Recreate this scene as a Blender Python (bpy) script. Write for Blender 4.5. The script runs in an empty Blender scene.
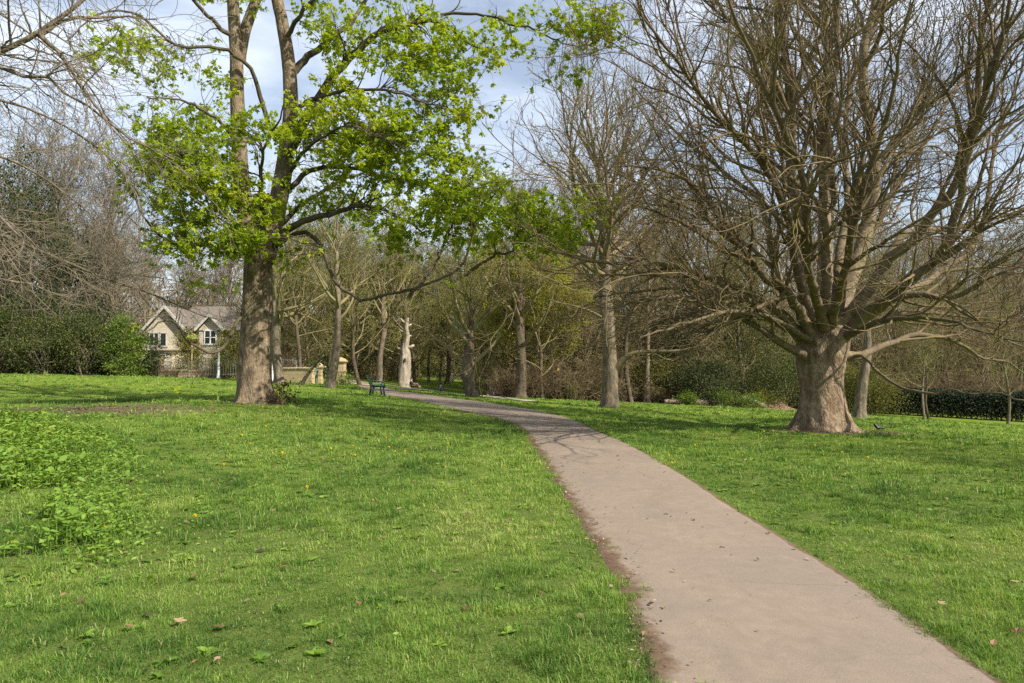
import bpy, math, time
import numpy as np
from mathutils import Vector
T0 = time.time()
SC = bpy.context.scene
COL = SC.collection
rng = np.random.default_rng(11)
PI = math.pi
# ------------------------------------------------------------------ camera geometry
F = 700.0; EYE = 1.7; HZ = 365.0
TH = math.atan((HZ - 341.5) / F)

def P(px, py, d):
    """point at forward distance d seen in direction of pixel px,py"""
    u = (px - 512) / F; v = (341.5 - py) / F
    y = math.cos(TH) - v * math.sin(TH); z = math.sin(TH) + v * math.cos(TH)
    return np.array([u / y * d, d, EYE + z / y * d])

# ------------------------------------------------------------------ terrain height (thin plate spline through surveyed points)
ctrl = [P(*a) for a in [(0,375,38),(140,377,42),(255,402,21),(375,395,33),(473,397,37),(405,386,55),(415,389,55),(440,380,75),
        (350,379,60),(610,408,33),(690,405,45),(780,410,42),(823,430,19),(853,418,33),(925,420,43),(1006,424,43),(870,412,50),
        (60,400,24),(20,425,14),(160,380,60),(235,381,60)]]
ctrl += [np.array(a, float) for a in [(0,0,0),(0,3.7,0),(-3,5,0),(4,4,0),(0,8,0),(-5.5,9,.18),(6,9,-.02),(0,-15,0),(-15,-5,.3),
        (15,-5,-.2),(-50,75,.4),(0,100,.3),(45,80,-2.4),(2,14,.05),(-2,14,.1),(3,22,-.08),(-20,10,.4),(20,12,-.4)]]
CT = np.array(ctrl)
def _U(r2): return .5 * r2 * np.log(r2 + 1e-9)
_n = len(CT)
_A = np.zeros((_n + 3, _n + 3))
_A[:_n, :_n] = _U(((CT[:, None, :2] - CT[None, :, :2]) ** 2).sum(-1)) + np.eye(_n) * 2.0
_A[:_n, _n:] = np.c_[np.ones(_n), CT[:, :2]]; _A[_n:, :_n] = _A[:_n, _n:].T
_w = np.linalg.solve(_A, np.r_[CT[:, 2], 0, 0, 0])
def gz(x, y):
    x = np.atleast_1d(np.asarray(x, float)); y = np.atleast_1d(np.asarray(y, float))
    r = np.hypot(x, y - 30); k = np.minimum(1, 90 / np.maximum(r, 1e-6))
    xx = x * k; yy = 30 + (y - 30) * k
    out = np.empty(xx.shape)
    xf, yf, of = xx.ravel(), yy.ravel(), out.reshape(-1)
    for i in range(0, len(xf), 100000):
        a, b = xf[i:i+100000], yf[i:i+100000]
        of[i:i+100000] = _U((a[:, None] - CT[:, 0]) ** 2 + (b[:, None] - CT[:, 1]) ** 2) @ _w[:_n] + _w[_n] + _w[_n+1] * a + _w[_n+2] * b
    return of.reshape(xx.shape)
def g1(x, y): return float(gz(x, y)[0])
def hit(px, py):
    ds = np.geomspace(2, 130, 4000); D = P(px, py, 1.) - np.array([0, 0, EYE])
    z = EYE + D[2] * ds - gz(D[0] * ds, ds)
    i = int(np.argmax(z < 0)) if (z < 0).any() else int(np.argmin(z / ds))
    return np.array([D[0] * ds[i], ds[i]])
def at(px, d):
    """ground point under pixel column px at distance d"""
    x = (px - 512) / F * d / math.cos(TH)
    return np.array([x, d, g1(x, d)])

# ------------------------------------------------------------------ small numpy helpers
def nrm(v): return v / np.maximum(np.linalg.norm(v, axis=-1, keepdims=True), 1e-9)
def vn(x, y, s, seed=0):
    """smooth value noise 0..1"""
    x = np.asarray(x) / s + 1000.3; y = np.asarray(y) / s + 1000.7
    xi = np.floor(x).astype(np.int64); yi = np.floor(y).astype(np.int64)
    fx = x - xi; fy = y - yi; fx = fx * fx * (3 - 2 * fx); fy = fy * fy * (3 - 2 * fy)
    def h(a, b):
        n = (a * 374761393 + b * 668265263 + seed * 974711) & 0x7fffffff
        n = ((n ^ (n >> 13)) * 1274126177) & 0x7fffffff
        return ((n ^ (n >> 16)) & 0xffff) / 65535.0
    return (h(xi, yi) * (1-fx) + h(xi+1, yi) * fx) * (1-fy) + (h(xi, yi+1) * (1-fx) + h(xi+1, yi+1) * fx) * fy
def catmull(pts, S):
    p = np.asarray(pts, float); n = len(p)
    if n == 2: return p[0] + (p[1]-p[0]) * np.linspace(0, 1, S+1)[:, None]
    e = np.r_[[2*p[0]-p[1]], p, [2*p[-1]-p[-2]]]
    seg = np.r_[0, np.cumsum(np.linalg.norm(np.diff(p, axis=0), axis=1))]
    s = np.linspace(0, seg[-1], S+1); i = np.clip(np.searchsorted(seg, s, 'right')-1, 0, n-2)
    t = ((s-seg[i]) / np.maximum(seg[i+1]-seg[i], 1e-9))[:, None]
    a, b, c, d = e[i], e[i+1], e[i+2], e[i+3]
    return .5 * (2*b + (c-a)*t + (2*a-5*b+4*c-d)*t*t + (3*b-a-3*c+d)*t**3)

class MB:
    """collects geometry for one mesh object"""
    def __init__(s): s.v = []; s.q = []; s.t = []; s.qm = []; s.tm = []; s.var = []; s.n = 0
    def add(s, v, q=None, t=None, var=None, m=0):
        v = np.asarray(v, np.float32).reshape(-1, 3)
        if q is not None and len(q):
            q = np.asarray(q, np.int64).reshape(-1, 4) + s.n; s.q.append(q); s.qm.append(np.full(len(q), m))
        if t is not None and len(t):
            t = np.asarray(t, np.int64).reshape(-1, 3) + s.n; s.t.append(t); s.tm.append(np.full(len(t), m))
        s.v.append(v)
        s.var.append(np.full(len(v), .5, np.float32) if var is None else np.broadcast_to(np.asarray(var, np.float32), (len(v),)))
        s.n += len(v); return s
    def tubes(s, br, sides, m=0, var=None, cap=False):
        pts, rad = br['p'], br['r']; N, S1, _ = pts.shape
        if N == 0: return s
        tan = np.empty_like(pts); tan[:, 1:-1] = pts[:, 2:] - pts[:, :-2]; tan[:, 0] = pts[:, 1]-pts[:, 0]; tan[:, -1] = pts[:, -1]-pts[:, -2]
        tan = nrm(tan)
        ref = np.where(np.abs(tan[:, :1, 2:3]) > .8, np.array([1., 0, 0]), np.array([0, 0, 1.]))[:, 0]
        a = 2*PI*np.arange(sides)/sides; ca, sa = np.cos(a), np.sin(a)
        out = np.empty((N, S1, sides, 3), np.float32)
        u = nrm(ref - (ref*tan[:, 0]).sum(-1, keepdims=True)*tan[:, 0])
        for k in range(S1):
            u = nrm(u - (u*tan[:, k]).sum(-1, keepdims=True)*tan[:, k]); w = np.cross(tan[:, k], u)
            out[:, k] = pts[:, k, None] + rad[:, k, None, None]*(ca[None, :, None]*u[:, None] + sa[None, :, None]*w[:, None])
        base = (np.arange(N)*S1*sides)[:, None, None]; k = (np.arange(S1-1)*sides)[None, :, None]; j = np.arange(sides)[None, None, :]
        j2 = (j+1) % sides; o = base+k
        q = np.stack([o+j, o+j2, o+j2+sides, o+j+sides], -1).reshape(-1, 4)
        t = None
        if cap:
            kk = np.arange(1, sides-1); e = (np.arange(N)*S1*sides + (S1-1)*sides)[:, None]
            t = np.stack([e+0*kk, e+kk, e+kk+1], -1).reshape(-1, 3)
            e0 = (np.arange(N)*S1*sides)[:, None]
            t = np.r_[t, np.stack([e0+0*kk, e0+kk+1, e0+kk], -1).reshape(-1, 3)]
        vv = None
        if var is not None: vv = np.repeat(np.asarray(var, np.float32), S1*sides)
        return s.add(out, q=q, t=t, m=m, var=vv)
    def leaves(s, tmpl, pos, axis, nor, size, var=None, m=0):
        tv, tt = tmpl; N = len(pos)
        if N == 0: return s
        y = nrm(axis); x = nrm(np.cross(y, nor)); z = np.cross(x, y)
        size = np.broadcast_to(size, (N,))
        v = pos[:, None] + size[:, None, None]*(tv[None, :, 0:1]*x[:, None] + tv[None, :, 1:2]*y[:, None] + tv[None, :, 2:3]*z[:, None])
        t = (np.arange(N)*len(tv))[:, None, None] + tt[None]
        if var is None: var = rng.random(N)
        return s.add(v, t=t, var=np.repeat(np.asarray(var, np.float32), len(tv)), m=m)
    def box(s, c, size, m=0, rz=0., rx=0., ry=0., bev=0.):
        x, y, z = np.asarray(size, float)/2
        if bev <= 0:
            v = np.array([[i*x, j*y, k*z] for k in (-1, 1) for j in (-1, 1) for i in (-1, 1)])
            q = [[0,2,3,1],[4,5,7,6],[0,1,5,4],[2,6,7,3],[0,4,6,2],[1,3,7,5]]; t = None
        else:
            b = min(bev, x*.45, y*.45, z*.45)
            ring = lambda X, Y, Z: [[-X,-Y,Z],[X,-Y,Z],[X,Y,Z],[-X,Y,Z]]
            def oct_(X, Y, Z): return [[-X+b,-Y,Z],[X-b,-Y,Z],[X,-Y+b,Z],[X,Y-b,Z],[X-b,Y,Z],[-X+b,Y,Z],[-X,Y-b,Z],[-X,-Y+b,Z]]
            v = np.array(oct_(x-b, y-b, -z)+oct_(x, y, -z+b)+oct_(x, y, z-b)+oct_(x-b, y-b, z))
            q = [[k*8+i, k*8+(i+1) % 8, k*8+8+(i+1) % 8, k*8+8+i] for k in range(3) for i in range(8)]
            t = [[0, i+1, i] for i in range(1, 7)]+[[24, 24+i, 25+i] for i in range(1, 7)]
        R = rot(rx, ry, rz)
        return s.add(v@R.T + np.asarray(c, float), q=q, t=t, m=m)
    def prism(s, prof, y0, y1, m=0, tf=None):
        """closed xz outline (convex or star-shaped from its first point) extruded along y"""
        p = np.asarray(prof, float); n = len(p)
        v = np.r_[np.c_[p[:, 0], np.full(n, y0), p[:, 1]], np.c_[p[:, 0], np.full(n, y1), p[:, 1]]]
        q = [[i, (i+1) % n, n+(i+1) % n, n+i] for i in range(n)]
        t = [[0, i+1, i] for i in range(1, n-1)]+[[n, n+i, n+i+1] for i in range(1, n-1)]
        if tf is not None: v = tf(v)
        return s.add(v, q=q, t=t, m=m)
    def lathe(s, prof, c=(0, 0, 0), sides=16, m=0, sx=1., sy=1.):
        p = np.asarray(prof, float); a = 2*PI*np.arange(sides)/sides
        v = np.stack([p[:, 0:1]*np.cos(a)*sx, p[:, 0:1]*np.sin(a)*sy, np.repeat(p[:, 1:2], sides, 1)], -1)+np.asarray(c, float)
        k = (np.arange(len(p)-1)*sides)[:, None]; j = np.arange(sides)[None]; j2 = (j+1) % sides
        return s.add(v, q=np.stack([k+j, k+j2, k+j2+sides, k+j+sides], -1).reshape(-1, 4), m=m)
    def build(s, name, mats, parent=None, loc=None, smooth=True, attrs=None):
        v = np.concatenate(s.v); me = bpy.data.meshes.new(name)
        q = np.concatenate(s.q) if s.q else np.zeros((0, 4), int); t = np.concatenate(s.t) if s.t else np.zeros((0, 3), int)
        me.vertices.add(len(v)); me.vertices.foreach_set('co', v.ravel())
        nl = len(q)*4+len(t)*3; me.loops.add(nl); me.loops.foreach_set('vertex_index', np.r_[q.ravel(), t.ravel()].astype(np.int32))
        me.polygons.add(len(q)+len(t))
        ls = np.r_[np.arange(len(q))*4, len(q)*4+np.arange(len(t))*3].astype(np.int32); me.polygons.foreach_set('loop_start', ls)
        try: me.polygons.foreach_set('loop_total', np.r_[np.full(len(q), 4), np.full(len(t), 3)].astype(np.int32))
        except Exception: pass
        me.polygons.foreach_set('use_smooth', np.full(len(q)+len(t), smooth))
        mats = mats if isinstance(mats, (list, tuple)) else [mats]
        for m in mats: me.materials.append(m)
        if len(mats) > 1:
            mi = np.concatenate(([np.concatenate(s.qm)] if s.qm else [])+([np.concatenate(s.tm)] if s.tm else []))
            me.polygons.foreach_set('material_index', mi.astype(np.int32))
        a = me.attributes.new('var', 'FLOAT', 'POINT'); a.data.foreach_set('value', np.concatenate(s.var).astype(np.float32))
        for k, val in (attrs or {}).items():
            a = me.attributes.new(k, 'FLOAT', 'POINT'); a.data.foreach_set('value', np.asarray(val, np.float32))
        me.update(); me.validate()
        o = bpy.data.objects.new(name, me); COL.objects.link(o)
        if parent is not None: o.parent = parent
        if loc is not None: o.location = loc
        return o

def rot(rx=0., ry=0., rz=0.):
    cx, sx, cy, sy, cz, sz = math.cos(rx), math.sin(rx), math.cos(ry), math.sin(ry), math.cos(rz), math.sin(rz)
    return np.array([[cz,-sz,0],[sz,cz,0],[0,0,1]])@np.array([[cy,0,sy],[0,1,0],[-sy,0,cy]])@np.array([[1,0,0],[0,cx,-sx],[0,sx,cx]])

def tag(o, label, cat, group=None, kind=None):
    if label: o['label'] = label
    if cat: o['category'] = cat
    if group: o['group'] = group
    if kind: o['kind'] = kind
    return o
def thing(name, label, cat, loc, group=None, rz=0.):
    o = bpy.data.objects.new(name, None); COL.objects.link(o); o.empty_display_size = .3
    o.location = [float(c) for c in loc]; o.rotation_euler = (0, 0, rz)
    return tag(o, label, cat, group)
KIDS = {}
def dup(root, loc, rz=0., scale=1., label=None, group=None):
    r = root.copy(); COL.objects.link(r); r.location = [float(c) for c in loc]; r.rotation_euler = (0, 0, rz)
    r.scale = (scale,)*3 if np.isscalar(scale) else scale
    if label: r['label'] = label
    if group: r['group'] = group
    for ch in root.children:
        c = ch.copy(); COL.objects.link(c); c.parent = r
        for g in ch.children:
            d = g.copy(); COL.objects.link(d); d.parent = c
    return r

# ------------------------------------------------------------------ materials
def newmat(name, rough=.8, spec=.25):
    m = bpy.data.materials.new(name); m.use_nodes = True; nt = m.node_tree; nt.nodes.clear()
    out = nt.nodes.new('ShaderNodeOutputMaterial'); b = nt.nodes.new('ShaderNodeBsdfPrincipled')
    b.inputs['Roughness'].default_value = rough; b.inputs['Specular IOR Level'].default_value = spec
    nt.links.new(b.outputs[0], out.inputs[0]); return m, nt, b, out
def node(nt, t, ins=None, **kw):
    n = nt.nodes.new(t)
    for k, v in kw.items(): setattr(n, k, v)
    for k, v in (ins or {}).items():
        if isinstance(v, bpy.types.NodeSocket): nt.links.new(v, n.inputs[k])
        else: n.inputs[k].default_value = v
    return n
def ramp(nt, fac, stops):
    r = nt.nodes.new('ShaderNodeValToRGB'); e = r.color_ramp.elements
    while len(e) < len(stops): e.new(.5)
    for el, (p, c) in zip(e, stops): el.position = p; el.color = (*c, 1)
    nt.links.new(fac, r.inputs[0]); return r.outputs[0]
def noise(nt, vec, scale, detail=5, rough=.6, dist=0.):
    return node(nt, 'ShaderNodeTexNoise', {'Vector': vec, 'Scale': scale, 'Detail': detail, 'Roughness': rough, 'Distortion': dist}).outputs[0]
def mixc(nt, fac, a, b, mode='MIX'):
    n = nt.nodes.new('ShaderNodeMix'); n.data_type = 'RGBA'; n.blend_type = mode
    for i, v in ((0, fac), (6, a), (7, b)):
        if isinstance(v, bpy.types.NodeSocket): nt.links.new(v, n.inputs[i])
        else: n.inputs[i].default_value = v if i == 0 else (*v, 1)
    return n.outputs[2]
def mth(nt, op, a, b=0., clamp=False):
    n = nt.nodes.new('ShaderNodeMath'); n.operation = op; n.use_clamp = clamp
    for i, v in ((0, a), (1, b)):
        if isinstance(v, bpy.types.NodeSocket): nt.links.new(v, n.inputs[i])
        else: n.inputs[i].default_value = v
    return n.outputs[0]
def mapr(nt, v, a, b, c=0., d=1.):
    n = nt.nodes.new('ShaderNodeMapRange'); nt.links.new(v, n.inputs[0])
    for i, x in zip((1, 2, 3, 4), (a, b, c, d)): n.inputs[i].default_value = x
    return n.outputs[0]
def bump(nt, b, h, strength=.5, dist=.05):
    n = node(nt, 'ShaderNodeBump', {'Height': h, 'Strength': strength, 'Distance': dist}); nt.links.new(n.outputs[0], b.inputs['Normal'])
def ocoord(nt, scale=(1, 1, 1)):
    tc = nt.nodes.new('ShaderNodeTexCoord')
    return node(nt, 'ShaderNodeMapping', {'Vector': tc.outputs['Object'], 'Scale': scale}).outputs[0]
def attr(nt, name): return node(nt, 'ShaderNodeAttribute', attribute_name=name).outputs['Fac']

def limbmat(name, thick, thin, moss):
    # bark that goes from pale and plated on thick wood to dark on thin wood
    m, nt, b, _ = newmat(name, .9, .1); v = ocoord(nt)
    n1 = noise(nt, v, 5., 7, .65, .3); n2 = noise(nt, v, 1.1, 4, .6)
    c = mixc(nt, mth(nt, 'ADD', attr(nt, 'var'), mth(nt, 'MULTIPLY', mth(nt, 'SUBTRACT', n2, .5), .8), True), thin, thick)
    c = mixc(nt, mapr(nt, n1, .4, .66, 0, .7), c, tuple(x*.42 for x in thin)); c = mixc(nt, mapr(nt, n2, .52, .66, 0, .7), c, moss)
    nt.links.new(c, b.inputs['Base Color']); bump(nt, b, n1, .8, .03); return m
def bark(name, dark, mid, lite, moss=(.06, .075, .02), mossamt=.3, sc=6., zs=.35, bumpd=.03, patch=0.):
    m, nt, b, _ = newmat(name, .9, .1)
    v = ocoord(nt, (1, 1, zs)); v1 = ocoord(nt)
    n1 = noise(nt, v, sc, 8, .65, .3)
    c = ramp(nt, n1, [(.3, dark), (.5, mid), (.68, lite)])
    n3 = noise(nt, v, sc*3.5, 4, .6)
    c = mixc(nt, mapr(nt, n3, .52, .68, 0, .6), c, dark)
    if patch:
        n4 = noise(nt, v1, 3.2, 4, .6, .6)
        c = mixc(nt, mapr(nt, n4, .5, .6, 0, patch), c, tuple(min(1, x*1.45) for x in lite))
        c = mixc(nt, mapr(nt, n4, .43, .33, 0, patch), c, (mid[0]*.75, mid[1]*.58, mid[2]*.45))
    n2 = noise(nt, v1, 1.7, 5, .65, .4)
    c = mixc(nt, mapr(nt, n2, .5, .66, 0, mossamt), c, moss)
    nt.links.new(c, b.inputs['Base Color'])
    vo = node(nt, 'ShaderNodeTexVoronoi', {'Vector': v, 'Scale': sc*2.2}, feature='DISTANCE_TO_EDGE').outputs[0]
    h = mth(nt, 'ADD', mth(nt, 'MULTIPLY', n1, 1.2), mth(nt, 'ADD', mth(nt, 'MULTIPLY', n3, .4), mth(nt, 'MINIMUM', vo, .25)))
    bump(nt, b, h, .9, bumpd); return m
def twig(name, a, b_, moss=None, amt=.5):
    m, nt, b, _ = newmat(name, .9, .1)
    n1 = noise(nt, ocoord(nt), 2.3, 4, .6); c = ramp(nt, n1, [(.35, a), (.65, b_)])
    if moss is not None:
        n2 = noise(nt, ocoord(nt), .9, 3, .6); c = mixc(nt, mapr(nt, n2, .5, .65, 0, amt), c, moss)
    nt.links.new(c, b.inputs['Base Color']); return m
def leafmat(name, stops, tr=.4, trcol=None, rough=.5, spec=.3):
    m, nt, b, out = newmat(name, rough, spec)
    c = ramp(nt, attr(nt, 'var'), stops); nt.links.new(c, b.inputs['Base Color'])
    t = node(nt, 'ShaderNodeBsdfTranslucent'); nt.links.new(mixc(nt, 1., c, trcol or (1.25, 1.15, .5), 'MULTIPLY'), t.inputs[0])
    mx = nt.nodes.new('ShaderNodeMixShader'); mx.inputs[0].default_value = tr
    nt.links.new(b.outputs[0], mx.inputs[1]); nt.links.new(t.outputs[0], mx.inputs[2]); nt.links.new(mx.outputs[0], out.inputs[0]); return m
def plain(name, col, rough=.6, spec=.3, var=.15, sc=8., bumpd=0., metal=0.):
    m, nt, b, _ = newmat(name, rough, spec); n = noise(nt, ocoord(nt), sc, 5, .6)
    lo = tuple(x*(1-var) for x in col); hi = tuple(min(1, x*(1+var)) for x in col)
    nt.links.new(ramp(nt, n, [(.3, lo), (.7, hi)]), b.inputs['Base Color']); b.inputs['Metallic'].default_value = metal
    if bumpd: bump(nt, b, n, .6, bumpd)
    return m

M = {}
M['bark_plane'] = bark('plane_bark', (.09,.06,.036), (.2,.145,.095), (.33,.25,.165), (.075,.08,.028), .35, 9., .34, .06, .38)
M['bark_syc'] = bark('sycamore_bark', (.07,.05,.031), (.17,.128,.083), (.29,.226,.155), (.05,.062,.016), .4, 9., .32, .05, .3)
M['bark_grey'] = bark('grey_bark', (.07,.054,.037), (.15,.12,.085), (.25,.205,.15), (.07,.085,.025), .45, 7., .3, .03, .2)
M['bark_dark'] = bark('dark_bark', (.05,.038,.025), (.11,.085,.06), (.18,.145,.1), (.06,.075,.02), .5, 8., .3, .02)
M['bark_dead'] = bark('dead_bark', (.19,.155,.11), (.33,.28,.21), (.47,.42,.34), (.3,.28,.2), .2, 7., .25, .02)
M['limb_plane'] = limbmat('plane_limb', (.29,.225,.155), (.15,.115,.072), (.12,.115,.035))
M['twig_plane'] = twig('plane_twig', (.095,.069,.039), (.205,.155,.09), (.14,.122,.038), .6)
M['limb_syc'] = twig('sycamore_limb', (.05,.04,.027), (.13,.105,.072), (.06,.07,.02), .5)
M['twig_syc'] = twig('sycamore_twig', (.05,.04,.027), (.11,.09,.062))
M['twig_grey'] = twig('grey_twig', (.115,.095,.066), (.225,.188,.13))
M['twig_brown'] = twig('brown_twig', (.135,.10,.058), (.25,.198,.118), (.17,.17,.055), .6)
M['twig_olive'] = twig('olive_twig', (.15,.125,.06), (.26,.22,.115), (.17,.18,.055), .6)
M['leaf_syc'] = leafmat('sycamore_leaf', [(0,(.15,.235,.015)),(.45,(.29,.39,.02)),(.85,(.43,.50,.03)),(1,(.48,.42,.07))], .58)
M['leaf_bud'] = leafmat('bud_leaf', [(0,(.12,.075,.02)),(.5,(.2,.14,.03)),(1,(.27,.23,.045))], .3)
M['leaf_yellow'] = leafmat('young_leaf', [(0,(.16,.18,.022)),(.6,(.30,.31,.036)),(1,(.40,.38,.06))], .45)
M['leaf_olive'] = leafmat('olive_leaf', [(0,(.09,.10,.025)),(.6,(.165,.17,.04)),(1,(.24,.22,.055))], .4)
M['leaf_dark'] = leafmat('evergreen_leaf', [(0,(.022,.032,.01)),(.6,(.045,.06,.018)),(1,(.085,.095,.03))], .2, (1.1,1.1,.6), .55, .2)
M['leaf_mid'] = leafmat('ivy_leaf', [(0,(.04,.055,.016)),(.6,(.085,.105,.028)),(1,(.16,.17,.05))], .3, (1.1,1.1,.6), .55, .2)
M['leaf_gold'] = leafmat('gold_conifer', [(0,(.1,.1,.016)),(.6,(.2,.19,.03)),(1,(.3,.27,.05))], .3)
M['leaf_bright'] = leafmat('bright_leaf', [(0,(.07,.125,.018)),(.6,(.13,.2,.026)),(1,(.22,.29,.045))], .4)
M['leaf_red'] = leafmat('red_leaf', [(0,(.09,.03,.02)),(.5,(.10,.08,.03)),(1,(.16,.14,.04))], .3)
M['hedge'] = leafmat('hedge_leaf', [(0,(.008,.014,.007)),(.6,(.016,.028,.012)),(1,(.03,.045,.018))], .1, (1,1,.6), .6, .12)
M['thicket'] = leafmat('thicket_leaf', [(0,(.06,.055,.026)),(.5,(.10,.10,.04)),(1,(.15,.16,.05))], .3)
M['weed'] = leafmat('weed_leaf', [(0,(.075,.15,.018)),(.5,(.15,.26,.03)),(1,(.25,.35,.055))], .35)

# grass blade
def grassmat():
    m, nt, b, out = newmat('grass_blade', .55, .25)
    c = ramp(nt, attr(nt, 'var'), [(0,(.055,.12,.018)),(.3,(.115,.21,.031)),(.6,(.19,.305,.046)),(.86,(.275,.365,.07)),(1,(.47,.42,.21))])
    nt.links.new(c, b.inputs['Base Color'])
    t = node(nt, 'ShaderNodeBsdfTranslucent'); nt.links.new(mixc(nt, 1., c, (1.2,1.15,.55), 'MULTIPLY'), t.inputs[0])
    mx = nt.nodes.new('ShaderNodeMixShader'); mx.inputs[0].default_value = .35
    nt.links.new(b.outputs[0], mx.inputs[1]); nt.links.new(t.outputs[0], mx.inputs[2]); nt.links.new(mx.outputs[0], out.inputs[0]); return m
M['grass'] = grassmat()
def groundmat():
    m, nt, b, _ = newmat('lawn_ground', .95, .05)
    v = ocoord(nt)
    n1 = noise(nt, v, .35, 6, .6, .3); n2 = noise(nt, v, 9., 6, .7); n3 = noise(nt, v, 2.2, 5, .65)
    g = ramp(nt, n3, [(.3,(.085,.13,.015)),(.5,(.135,.19,.022)),(.7,(.19,.24,.035))])
    g = mixc(nt, mapr(nt, n2, .35, .7, 0, .5), g, (.06,.10,.014))
    g = mixc(nt, mapr(nt, n1, .45, .65, 0, .4), g, (.16,.2,.035))
    so = ramp(nt, n2, [(.3,(.075,.052,.034)),(.7,(.17,.125,.085))])
    s = mth(nt, 'ADD', attr(nt, 'soil'), mth(nt, 'MULTIPLY', mth(nt, 'SUBTRACT', n3, .5), 1.1))
    near = attr(nt, 'near')
    n5 = noise(nt, v, 70., 4, .7); thatch = mixc(nt, mapr(nt, n2, .4, .6), (.08,.115,.03), (.125,.17,.042)); thatch = mixc(nt, mapr(nt, n5, .38, .62), (.045,.05,.018), thatch)
    g = mixc(nt, near, g, thatch)
    nt.links.new(mixc(nt, mapr(nt, s, .35, .6), g, so), b.inputs['Base Color'])
    bump(nt, b, mth(nt, 'ADD', n2, n3), .6, .06); return m
M['ground'] = groundmat()
def pathmat(name, base, dirtc):
    m, nt, b, _ = newmat(name, .92, .15)
    v = ocoord(nt)
    fine = noise(nt, v, 130., 3, .7); mid = noise(nt, v, 7., 6, .65, .4); big = noise(nt, v, .55, 5, .6, .6); med = noise(nt, v, 2.1, 6, .7, .5)
    c = mixc(nt, mapr(nt, mid, .3, .7), tuple(x*.88 for x in base), tuple(x*1.07 for x in base))
    c = mixc(nt, mapr(nt, big, .4, .62, 0, .45), c, (base[0]*.78, base[1]*.79, base[2]*.84))
    c = mixc(nt, mapr(nt, fine, .25, .75), mixc(nt, 1., c, (.72,.72,.72), 'MULTIPLY'), mixc(nt, 1., c, (1.22,1.21,1.2), 'MULTIPLY'))
    vo = node(nt, 'ShaderNodeTexVoronoi', {'Vector': v, 'Scale': 90.}).outputs[0]
    c = mixc(nt, mapr(nt, vo, .16, .1, 0, .55), c, (.38,.34,.29))
    wv = mixc(nt, .12, v, node(nt, 'ShaderNodeTexNoise', {'Vector': v, 'Scale': 1.6, 'Detail': 5.}).outputs[1])
    ck = node(nt, 'ShaderNodeTexVoronoi', {'Vector': wv, 'Scale': .75}, feature='DISTANCE_TO_EDGE').outputs[0]
    cm = mth(nt, 'MULTIPLY', mapr(nt, ck, .0, .006, 1., 0.), mapr(nt, big, .5, .62, 0, .3))
    c = mixc(nt, cm, c, tuple(x*.38 for x in base))
    st = noise(nt, node(nt, 'ShaderNodeMapping', {'Vector': v, 'Scale': (1., .45, 1.), 'Location': (3., 7., 0)}).outputs[0], 1.5, 6, .7, .8)
    c = mixc(nt, mapr(nt, st, .54, .66, 0, .4), c, (base[0]*.7, base[1]*.69, base[2]*.7))
    c = mixc(nt, mapr(nt, st, .44, .34, 0, .35), c, (base[0]*1.22, base[1]*1.2, base[2]*1.18))
    di = mixc(nt, mapr(nt, mid, .35, .65), tuple(x*.65 for x in dirtc), tuple(x*1.3 for x in dirtc))
    di = mixc(nt, mapr(nt, noise(nt, v, 45., 4, .7), .4, .65, 0, .6), di, (dirtc[0]*1.6, dirtc[1]*1.55, dirtc[2]*1.45))
    e = mth(nt, 'ADD', attr(nt, 'edge'), mth(nt, 'ADD', mth(nt, 'MULTIPLY', mth(nt, 'SUBTRACT', med, .5), 1.3), mth(nt, 'MULTIPLY', mth(nt, 'SUBTRACT', mid, .5), .35)))
    nt.links.new(mixc(nt, mapr(nt, e, .42, .62), c, di), b.inputs['Base Color'])
    bump(nt, b, mth(nt, 'ADD', fine, mth(nt, 'MULTIPLY', mid, .6)), .35, .006); return m
M['path'] = pathmat('path_asphalt', (.232,.184,.138), (.105,.07,.045))
M['path2'] = pathmat('pale_path', (.40,.35,.27), (.25,.2,.13))

# ------------------------------------------------------------------ branches
def interp(br, idx, t):
    S = br['p'].shape[1]-1; f = np.clip(t, 0, .999)*S; i = f.astype(int); f = (f-i)[:, None]
    a, b = br['p'][idx, i], br['p'][idx, i+1]; ra, rb = br['r'][idx, i], br['r'][idx, i+1]
    return a+(b-a)*f, nrm(b-a), ra+(rb-ra)*f[:, 0]
def grow(p0, d0, L, r0, S, wander=.15, up=.05, tip=.25, rmin=.002):
    N = len(p0); pts = np.empty((N, S+1, 3)); pts[:, 0] = p0; d = nrm(d0)
    drift = rng.normal(0, 1, (N, 3))*wander*.35; st = (L/S)[:, None]
    uv = np.zeros((N, 3)); uv[:, 2] = up(p0) if callable(up) else up
    for s in range(S):
        d = nrm(d+rng.normal(0, 1, (N, 3))*wander+drift+uv)
        pts[:, s+1] = pts[:, s]+d*st
    t = np.linspace(0, 1, S+1)[None]
    return {'p': pts, 'r': np.maximum(r0[:, None]*(1-(1-tip)*t), rmin), 'L': L}
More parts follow.
